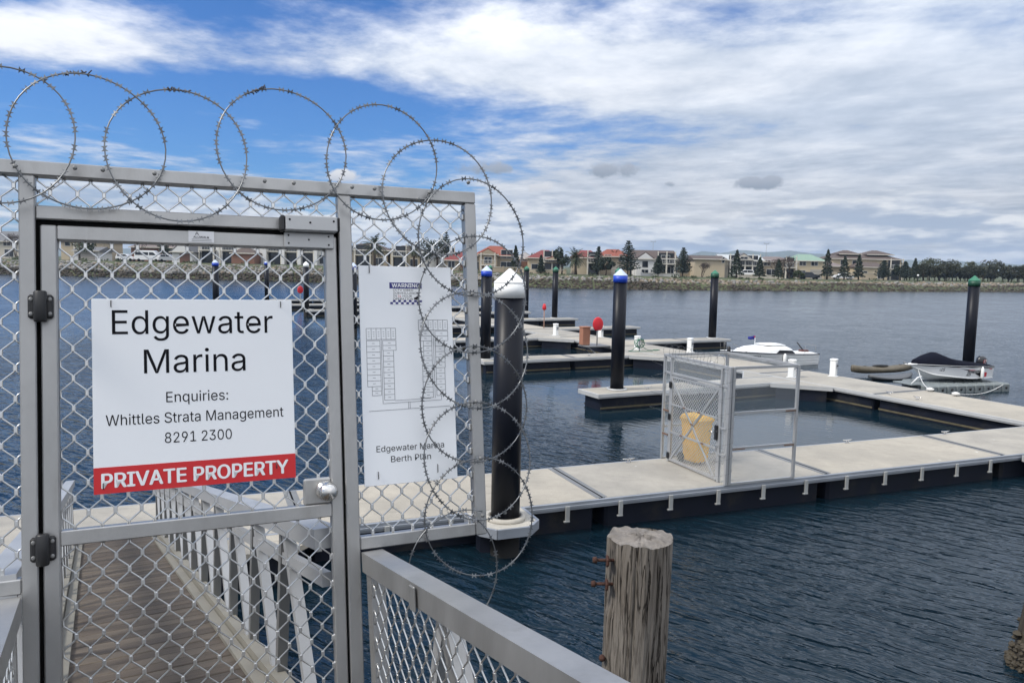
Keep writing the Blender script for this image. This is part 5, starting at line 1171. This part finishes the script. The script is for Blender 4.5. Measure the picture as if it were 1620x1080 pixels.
def tree(kind, label, x, y, h, group, seed, w_=None, lm=None):
    rnd = random.Random(seed); t = thing({'norfolk': 'norfolk_pine', 'cone': 'cone_tree', 'palm': 'palm_tree', 'dense': 'leafy_tree', 'gum': 'gum_tree', 'bare': 'bare_tree', 'row': 'dark_tree'}[kind], label, 'palm' if kind == 'palm' else 'tree', (x, y, ground_z(x) - .05), rnd.uniform(0, 6), group)
    m = MB(); tr = MB()
    if kind == 'norfolk':
        tr.tube([(0, 0, 0), (0, 0, h * .5), (0, 0, h)], [h * .022, h * .014, .02], 7); w_ = w_ or h * .30; z = h * .16; k = 0
        while z < h * .985:
            f = z / h; rr = w_ * (1 - f) ** .75 + .08; nb = 7
            for j in range(nb):
                a = 2 * math.pi * (j + .5 * (k % 2)) / nb + rnd.uniform(-.12, .12); L = rr * rnd.uniform(.8, 1.08); up = .22
                tr.tube([(0, 0, z), (L * math.cos(a), L * math.sin(a), z + L * up)], [.03, .012], 4, cap=False)
                for q in range(max(4, int(L / .16))):
                    s = (q + .5) / max(4, int(L / .16)); px2 = L * s
                    for _ in range(2): leaf(m, (px2 * math.cos(a) + rnd.uniform(-.12, .12), px2 * math.sin(a) + rnd.uniform(-.12, .12), z + px2 * up + rnd.uniform(-.10, .16)), .20, rnd, .5)
            z += h * (.055 + .012 * rnd.random()); k += 1
        lm = lm or LEAF['pine']
    elif kind == 'cone':
        tr.tube([(0, 0, 0), (0, 0, h * .95)], [h * .03, .03], 7); w_ = w_ or h * .21; n = int(900)
        for i in range(n):
            f = rnd.random() ** 1.25; z = h * (.14 + .86 * f); rr = w_ * (1 - f) ** .8 * (.82 + .25 * math.sin(f * 40 + rnd.random())) + .05; a = rnd.uniform(0, 6.28); q = rr * rnd.uniform(.45, 1.05) ** .6
            leaf(m, (q * math.cos(a), q * math.sin(a), z), .22, rnd)
        lm = lm or LEAF['dark']
    elif kind == 'palm':
        ht = h * .62; tr.tube([(0, 0, 0), (.1, 0, ht * .5), (.1, .1, ht)], [.32, .24, .26], 9); w_ = w_ or h * .40
        for j in range(44):
            a = rnd.uniform(0, 6.28); e = rnd.uniform(-.5, 1.35); L = w_ * rnd.uniform(.8, 1.1); p = Vector((.1, .1, ht)); d = Vector((math.cos(a) * math.cos(e), math.sin(a) * math.cos(e), math.sin(e))); pts = [p]
            for s in range(6): d = (d + Vector((0, 0, -.20))).normalized(); p = p + d * L / 6; pts.append(p)
            tr.tube(pts, [.03, .025, .02, .018, .015, .012, .008], 3, cap=False); sd = d.cross(Vector((0, 0, 1))).normalized() if d.cross(Vector((0, 0, 1))).length > .05 else Vector((1, 0, 0))
            for s in range(1, 7):
                for g in (-1, 1):
                    q = pts[s]; dd = (pts[s] - pts[s - 1]).normalized(); ll = L * .20 * (1.1 - abs(s / 6 - .45)); e2 = q + sd * g * ll * .8 + dd * ll * .5 - Vector((0, 0, ll * .35)); m.add([q, q - dd * L * .13, e2 - dd * .05, e2 + dd * .05], [(0, 1, 2, 3)])
        lm = lm or LEAF['palm']
    elif kind == 'bare':
        def br(p, d, L, r, lv):
            q = p + d * L; tr.tube([p, q], [r, r * .65], 4, cap=False)
            if lv:
                for _ in range(3): dd = (d + Vector((rnd.uniform(-.7, .7), rnd.uniform(-.7, .7), rnd.uniform(-.1, .5)))).normalized(); br(q, dd, L * rnd.uniform(.6, .8), r * .6, lv - 1)
            else:
                for _ in range(2): leaf(m, q + Vector((rnd.uniform(-.2, .2), rnd.uniform(-.2, .2), rnd.uniform(-.1, .2))), .10, rnd)
        for _ in range(3): br(Vector((rnd.uniform(-.2, .2), 0, 0)), Vector((rnd.uniform(-.4, .4), rnd.uniform(-.4, .4), 1)).normalized(), h * .32, .10, 4)
        lm = lm or LEAF['bare']
    else:
        w_ = w_ or h * .5; ht = h * (.30 if kind == 'row' else .36); tr.tube([(0, 0, 0), (.1, 0, ht), (.0, .1, h * .7)], [h * .035, h * .026, .05], 7); blobs = []
        nb = {'dense': 11, 'gum': 10, 'row': 9}[kind]
        for _ in range(nb):
            a = rnd.uniform(0, 6.28); q = w_ * rnd.random() ** .5 * .72; z = h * rnd.uniform({'gum': .55, 'row': .30}.get(kind, .40), .86); blobs.append((q * math.cos(a), q * math.sin(a), z, w_ * rnd.uniform(.26, .42), h * rnd.uniform(.08, .16)))
            tr.tube([(.05, 0, ht * .9), (q * math.cos(a) * .5, q * math.sin(a) * .5, (ht + z) / 2), (q * math.cos(a), q * math.sin(a), z)], [.10, .06, .03], 4, cap=False)
        for bx_, by_, bz_, rr, rz_ in blobs:
            for _ in range({'dense': 100, 'gum': 60, 'row': 85}[kind]):
                a, b = rnd.uniform(0, 6.28), math.asin(rnd.uniform(-1, 1)); k = rnd.uniform(.55, 1.05); leaf(m, (bx_ + rr * k * math.cos(a) * math.cos(b), by_ + rr * k * math.sin(a) * math.cos(b), bz_ + rz_ * 1.3 * k * math.sin(b)), .24 if kind != 'gum' else .26, rnd)
        lm = lm or LEAF['dark']
    tr.build('trunk', BARKG if kind == 'gum' else BARK, t); m.build('crown', lm, t)
    return t
GT = 'trees on the far bank'
tree('dense', 'dark green tree left of the white minibus', -95.5, 170, 6.0, GT, 31, 4.4, LEAF['mid']); tree('dense', 'dark tree right of the white minibus, below the door rail', -79.5, 176, 6.2, GT, 32, 2.8)
tree('bare', 'brown bare tree behind the left mesh panel', -110.5, 172, 6.0, GT, 33); tree('dense', 'small green tree behind the left mesh panel', -107, 171, 4.6, GT, 34, 2.4, LEAF['mid'])
tree('bare', 'bare tree over the roof behind the minibus', -88, 182, 8.0, GT, 35); tree('bare', 'bare tree behind the two silver cars', -75.5, 180, 7.6, GT, 36)
tree('palm', 'large palm tree left of the berth plan sign', -29.6, 165, 7.6, GT, 41); tree('palm', 'palm tree right of the large palm, behind the grille', -21.6, 168, 6.6, GT, 42, 2.2)
tree('dense', 'broad dark tree behind the right-hand panel', -16.8, 170, 7.9, GT, 43, 4.2); tree('norfolk', 'thin pine rising above the broad dark tree in the right-hand panel', -15.2, 174, 8.4, GT, 44); tree('dense', 'dark tree at the right post of the gate panel', -10.6, 171, 5.0, GT, 45, 2.0)
tree('cone', 'dark cone tree between the two red roofed villas', .4, 159.5, 5.6, GT, 46, 1.15); tree('cone', 'small pine in front of the dark red roofed villa', 5.6, 157.5, 3.8, GT, 47, .9)
tree('palm', 'thick palm in front of the dark palm clump', 12.6, 156, 5.4, GT, 48, 2.6); tree('dense', 'dense dark tree left of the thick palm', 9.9, 158, 5.6, GT, 49, 1.9)
tree('norfolk', 'short norfolk pine right of the thick palm', 18.0, 164, 6.0, GT, 50, 1.9); tree('palm', 'tall thin palm above the orange roof', 22.4, 172, 6.8, GT, 51, 1.6); tree('dense', 'bushy tree in front of the orange roofed house', 18.8, 157, 3.8, GT, 52, 1.9)
tree('norfolk', 'tall dark norfolk pine left of the white house', 23.4, 158, 7.3, GT, 53, 3.0); tree('norfolk', 'norfolk pine in front of the white house', 29.6, 158, 4.2, GT, 54, 1.8)
tree('norfolk', 'norfolk pine standing alone right of the white house', 34.6, 158, 6.0, GT, 55, 2.4); tree('bare', 'small bare tree in front of the plain cream wall', 40.2, 165, 3.4, GT, 56)
tree('cone', 'tall dark cone tree in front of the glazed gable', 47.6, 165, 6.0, GT, 57, 1.5); tree('cone', 'shorter dark cone tree right of the glazed gable', 51.9, 163, 4.5, GT, 58, 1.3); tree('cone', 'small dark cone tree in front of the bare trees', 55.9, 163, 4.1, GT, 59, 1.2)
tree('bare', 'bare brown tree left of the green roofed house', 61.5, 172, 5.4, GT, 60); tree('bare', 'bare brown tree close to the green roofed house', 58.0, 170, 4.9, GT, 61); tree('dense', 'low green shrub below the bare brown trees', 62.5, 169, 2.0, GT, 62, 1.3, LEAF['mid'])
tree('cone', 'tallest dark cone tree, right of the green roofed house', 69.8, 172, 6.7, GT, 63, 1.45); tree('cone', 'dark cone tree left of two in front of the large house', 74.5, 174, 5.3, GT, 64, 1.5); tree('cone', 'dark cone tree right of two in front of the large house', 78.6, 176, 5.8, GT, 65, 1.35)
tree('norfolk', 'spreading pine in front of the large house', 87.2, 182, 4.8, GT, 66, 2.4); tree('norfolk', 'pine at the right end of the large house', 93.2, 184, 4.6, GT, 67, 2.0); tree('cone', 'cone tree between the large house and the tree row', 97.6, 188, 5.4, GT, 68, 1.4); tree('dense', 'round dark tree left of the tree row', 95.2, 190, 4.2, GT, 69, 1.8)
rnd = random.Random(77)
protos = [tree('row', 'dark olive tree in the dense row on the right bank', 100.0 + 2.1 * k, 191 + 1.5 * (k % 2), 4.0, 'row of dark trees on the right bank', 80 + k, 1.75, LEAF['olive']) for k in range(4)]
for k in range(4, 62):
    o = copy_tree(protos[k % 4]); kk = k if k < 31 else k - 31.5; o.location = (100 + 2.0 * kk + rnd.uniform(-.6, .6), 191 + .42 * kk * 2.0 + rnd.uniform(-1, 1) + (0 if k < 31 else 4.5), ground_z(120) - .05); o.rotation_euler.z = rnd.uniform(0, 6); sc = rnd.uniform(.85, 1.15); o.scale = (sc, sc, sc)
tree('gum', 'tall pale gum tree rising behind the left of the tree row', 117.5, 219, 6.6, GT, 120, 3.6, LEAF['pale']); tree('gum', 'broad gum tree rising behind the middle of the tree row', 124.6, 221, 6.2, GT, 121, 3.8, LEAF['olive']); tree('gum', 'loose gum tree behind the tree row at the right', 139.5, 226, 6.2, GT, 122, 3.6, LEAF['olive']); tree('gum', 'thin gum tree between the two gums behind the row', 131.5, 222, 5.6, GT, 123, 2.6, LEAF['pale'])
# dark tree tops far behind the roofs
for k in range(26):
    x = -60 + k * 7.3 + rnd.uniform(-2, 2)
    tree('row', 'distant dark tree top showing between the roofs', x, 236 + rnd.uniform(-10, 10), rnd.uniform(4.4, 6.2), 'distant trees behind the houses', 300 + k, 3.4, LEAF['dark'])
m = MB(); rnd = random.Random(9)
for k in range(100):
    x = rnd.uniform(-125, 130); y = shore_y(x) + rnd.uniform(4.6, 9); s_ = rnd.uniform(.25, .8); z = ground_z(x) - .1
    if x > -60 and rnd.random() < .35: continue
    for _ in range(26): leaf(m, (x + rnd.uniform(-s_, s_) * 1.4, y + rnd.uniform(-s_, s_), z + rnd.random() * s_ * 1.1), .2, rnd)
stuff(tag(m.build('bank_shrubs', LEAF['mid']), 'low green shrubs scattered along the top of the rock bank', 'shrubs'))

# ------------------------------------------------------------------ vehicles, lamp
def vehicle(name, label, cat, x, y, L, H, W, prof, glass, paint, rz=0.):
    t = thing(name, label, cat, (x, y, ground_z(x) + .06), rz)
    def ext(poly, w_, nm, mt, par, bev=.10):
        rings = []
        for yy, k in ((-w_ / 2, .93), (-w_ / 2 + bev, 1), (w_ / 2 - bev, 1), (w_ / 2, .93)):
            cx = sum(p[0] for p in poly) / len(poly); cz = sum(p[1] for p in poly) / len(poly); rings.append([(cx + (a - cx) * k, yy, cz + (b - cz) * k) for a, b in poly])
        return MB().loft(rings, smooth=False).build(nm, mt, par)
    ext([(a * L, b * H) for a, b in prof], W, 'body', paint, t)
    for g in glass:
        for s in (-1, 1):
            gl = [(a * L, s * (W / 2 + .004), b * H) for a, b in g] + [(a * L, s * (W / 2 - .05), b * H) for a, b in g]; n = len(g)
            MB().add(gl, [tuple(range(n)), tuple(reversed(range(n, 2 * n)))] + [(i, (i + 1) % n, n + (i + 1) % n, n + i) for i in range(n)]).build('window', DARKGLASS, t)
    for a in (-.32, .32):
        for s in (-1, 1):
            w_ = MB().lathe([(.20, -.10), (.33, -.09), (.33, .09), (.20, .10)], 16, (a * L, s * (W / 2 - .08), .30), axis='y').build('wheel', RUBBER, t); MB().lathe([(.17, -.115), (.19, -.1)], 12, (a * L, s * (W / 2 - .08) + 0, .30), axis='y').build('rim', ALU_LIGHT, w_)
    for s in (-1, 1): B(L / 2 - .06, L / 2 - .005, s * W * .36 - .12, s * W * .36 + .12, .62, .78).build('headlight', GEL, t)
    B(-L / 2 + .0, -L / 2 + .05, -W * .4, W * .4, .62, .74).build('tail_light', REDL, t)
WP = mat('white_car_paint', (.72, .72, .72), .3, coat=.3); SP = mat('silver_car_paint', (.42, .43, .44), .3, .4, coat=.3); DP = mat('dark_car_paint', (.02, .022, .03), .25, coat=.4)
SUV = [(-.49, .28), (-.48, .62), (-.44, .72), (-.40, .97), (-.10, 1.0), (.08, .97), (.22, .66), (.46, .58), (.49, .50), (.49, .26), (.40, .18), (-.42, .18)]; SUVG = [[(-.38, .68), (-.36, .91), (-.12, .94), (-.12, .68)], [(-.10, .68), (-.10, .94), (.06, .92), (.17, .68)]]
VAN = [(-.49, .20), (-.49, .92), (-.46, 1.0), (.20, 1.0), (.26, .95), (.40, .58), (.48, .46), (.49, .22), (.42, .13), (-.44, .13)]; VANG = [[(-.45, .58), (-.45, .84), (.04, .84), (.04, .58)], [(.07, .58), (.07, .84), (.22, .84), (.34, .58)]]
UTE = [(-.49, .28), (-.49, .56), (-.12, .56), (-.10, .95), (.08, .98), (.20, .62), (.46, .55), (.49, .46), (.49, .24), (.40, .18), (-.42, .18)]; UTEG = [[(-.08, .64), (-.07, .90), (.06, .92), (.15, .64)]]
RD = 162.5
vehicle('minibus', 'white minibus parked on the far bank, seen through the door grille', 'van', -82.0, 174.0, 6.0, 2.45, 2.0, VAN, VANG, WP)
vehicle('parked_car', 'white car right behind the white minibus', 'car', -87.3, 174.2, 4.2, 1.6, 1.8, SUV, SUVG, WP)
vehicle('parked_car', 'silver four-wheel drive left of two near the white gabled house', 'car', -78.2 + 1.0, 173.5, 4.3, 1.7, 1.85, SUV, SUVG, SP)
vehicle('parked_car', 'white four-wheel drive right of two near the white gabled house', 'car', -73.6, 172.6, 4.3, 1.7, 1.85, SUV, SUVG, WP)
vehicle('parked_car', 'white four-wheel drive between the two cone trees', 'car', 50.4, 169.0, 4.5, 1.75, 1.85, SUV, SUVG, WP, R(180))
vehicle('parked_car', 'dark car in front of the green roofed house', 'car', 66.6, 174.0, 4.4, 1.6, 1.8, SUV, SUVG, DP)
vehicle('parked_ute', 'white utility vehicle in front of the cream boundary wall', 'car', 77.6, 182.0, 4.9, 1.7, 1.85, UTE, UTEG, WP, R(180))
t = thing('street_lamp', 'small white globe lamp at the left end of the tree row', 'lamp', (93.2, 178, ground_z(93)))
MB().tube([(0, 0, 0), (0, 0, 1.15)], .06, 8).build('lamp_post', BLACK, t); MB().lathe([(.08, 1.12), (.20, 1.22), (.24, 1.36), (.20, 1.5), (.05, 1.58)], 14).build('globe', GEL, t)
for x, y, hh, lb in ((36.8, 205, 8.6, 'thin distant light pole above the norfolk pine'), (70.0, 215, 9.0, 'thin distant light pole above the green roof')):
    t = thing('light_pole', lb, 'light pole', (x, y, 2.3)); MB().tube([(0, 0, 0), (0, 0, hh)], [.05, .03], 8).build('pole', ALU_DARK, t); m = MB(); m.box(-.55, .55, -.04, .04, hh, hh + .06); m.box(-.7, -.4, -.12, .12, hh + .05, hh + .15); m.box(.4, .7, -.12, .12, hh + .05, hh + .15); m.build('lamp_arm', ALU_DARK, t)

# ------------------------------------------------------------------ air between here and the hills
hz = MB().box(-3200, 5200, -40, 4100, -4.5, 100).build('haze', [])
hm = bpy.data.materials.new('haze_air'); hm.use_nodes = True; hn = NT(hm.node_tree); hn.n.clear(); ho = hn.node('ShaderNodeOutputMaterial'); pv = hn.node('ShaderNodeVolumePrincipled'); pv.inputs['Color'].default_value = (.60, .77, 1, 1); pv.inputs['Density'].default_value = .00019; pv.inputs['Anisotropy'].default_value = .2
hn.l.new(pv.outputs[0], ho.inputs['Volume']); hz.data.materials.append(hm); stuff(hz); hz['label'] = 'thin pale haze over the harbour and the hills'; hz['category'] = 'haze'
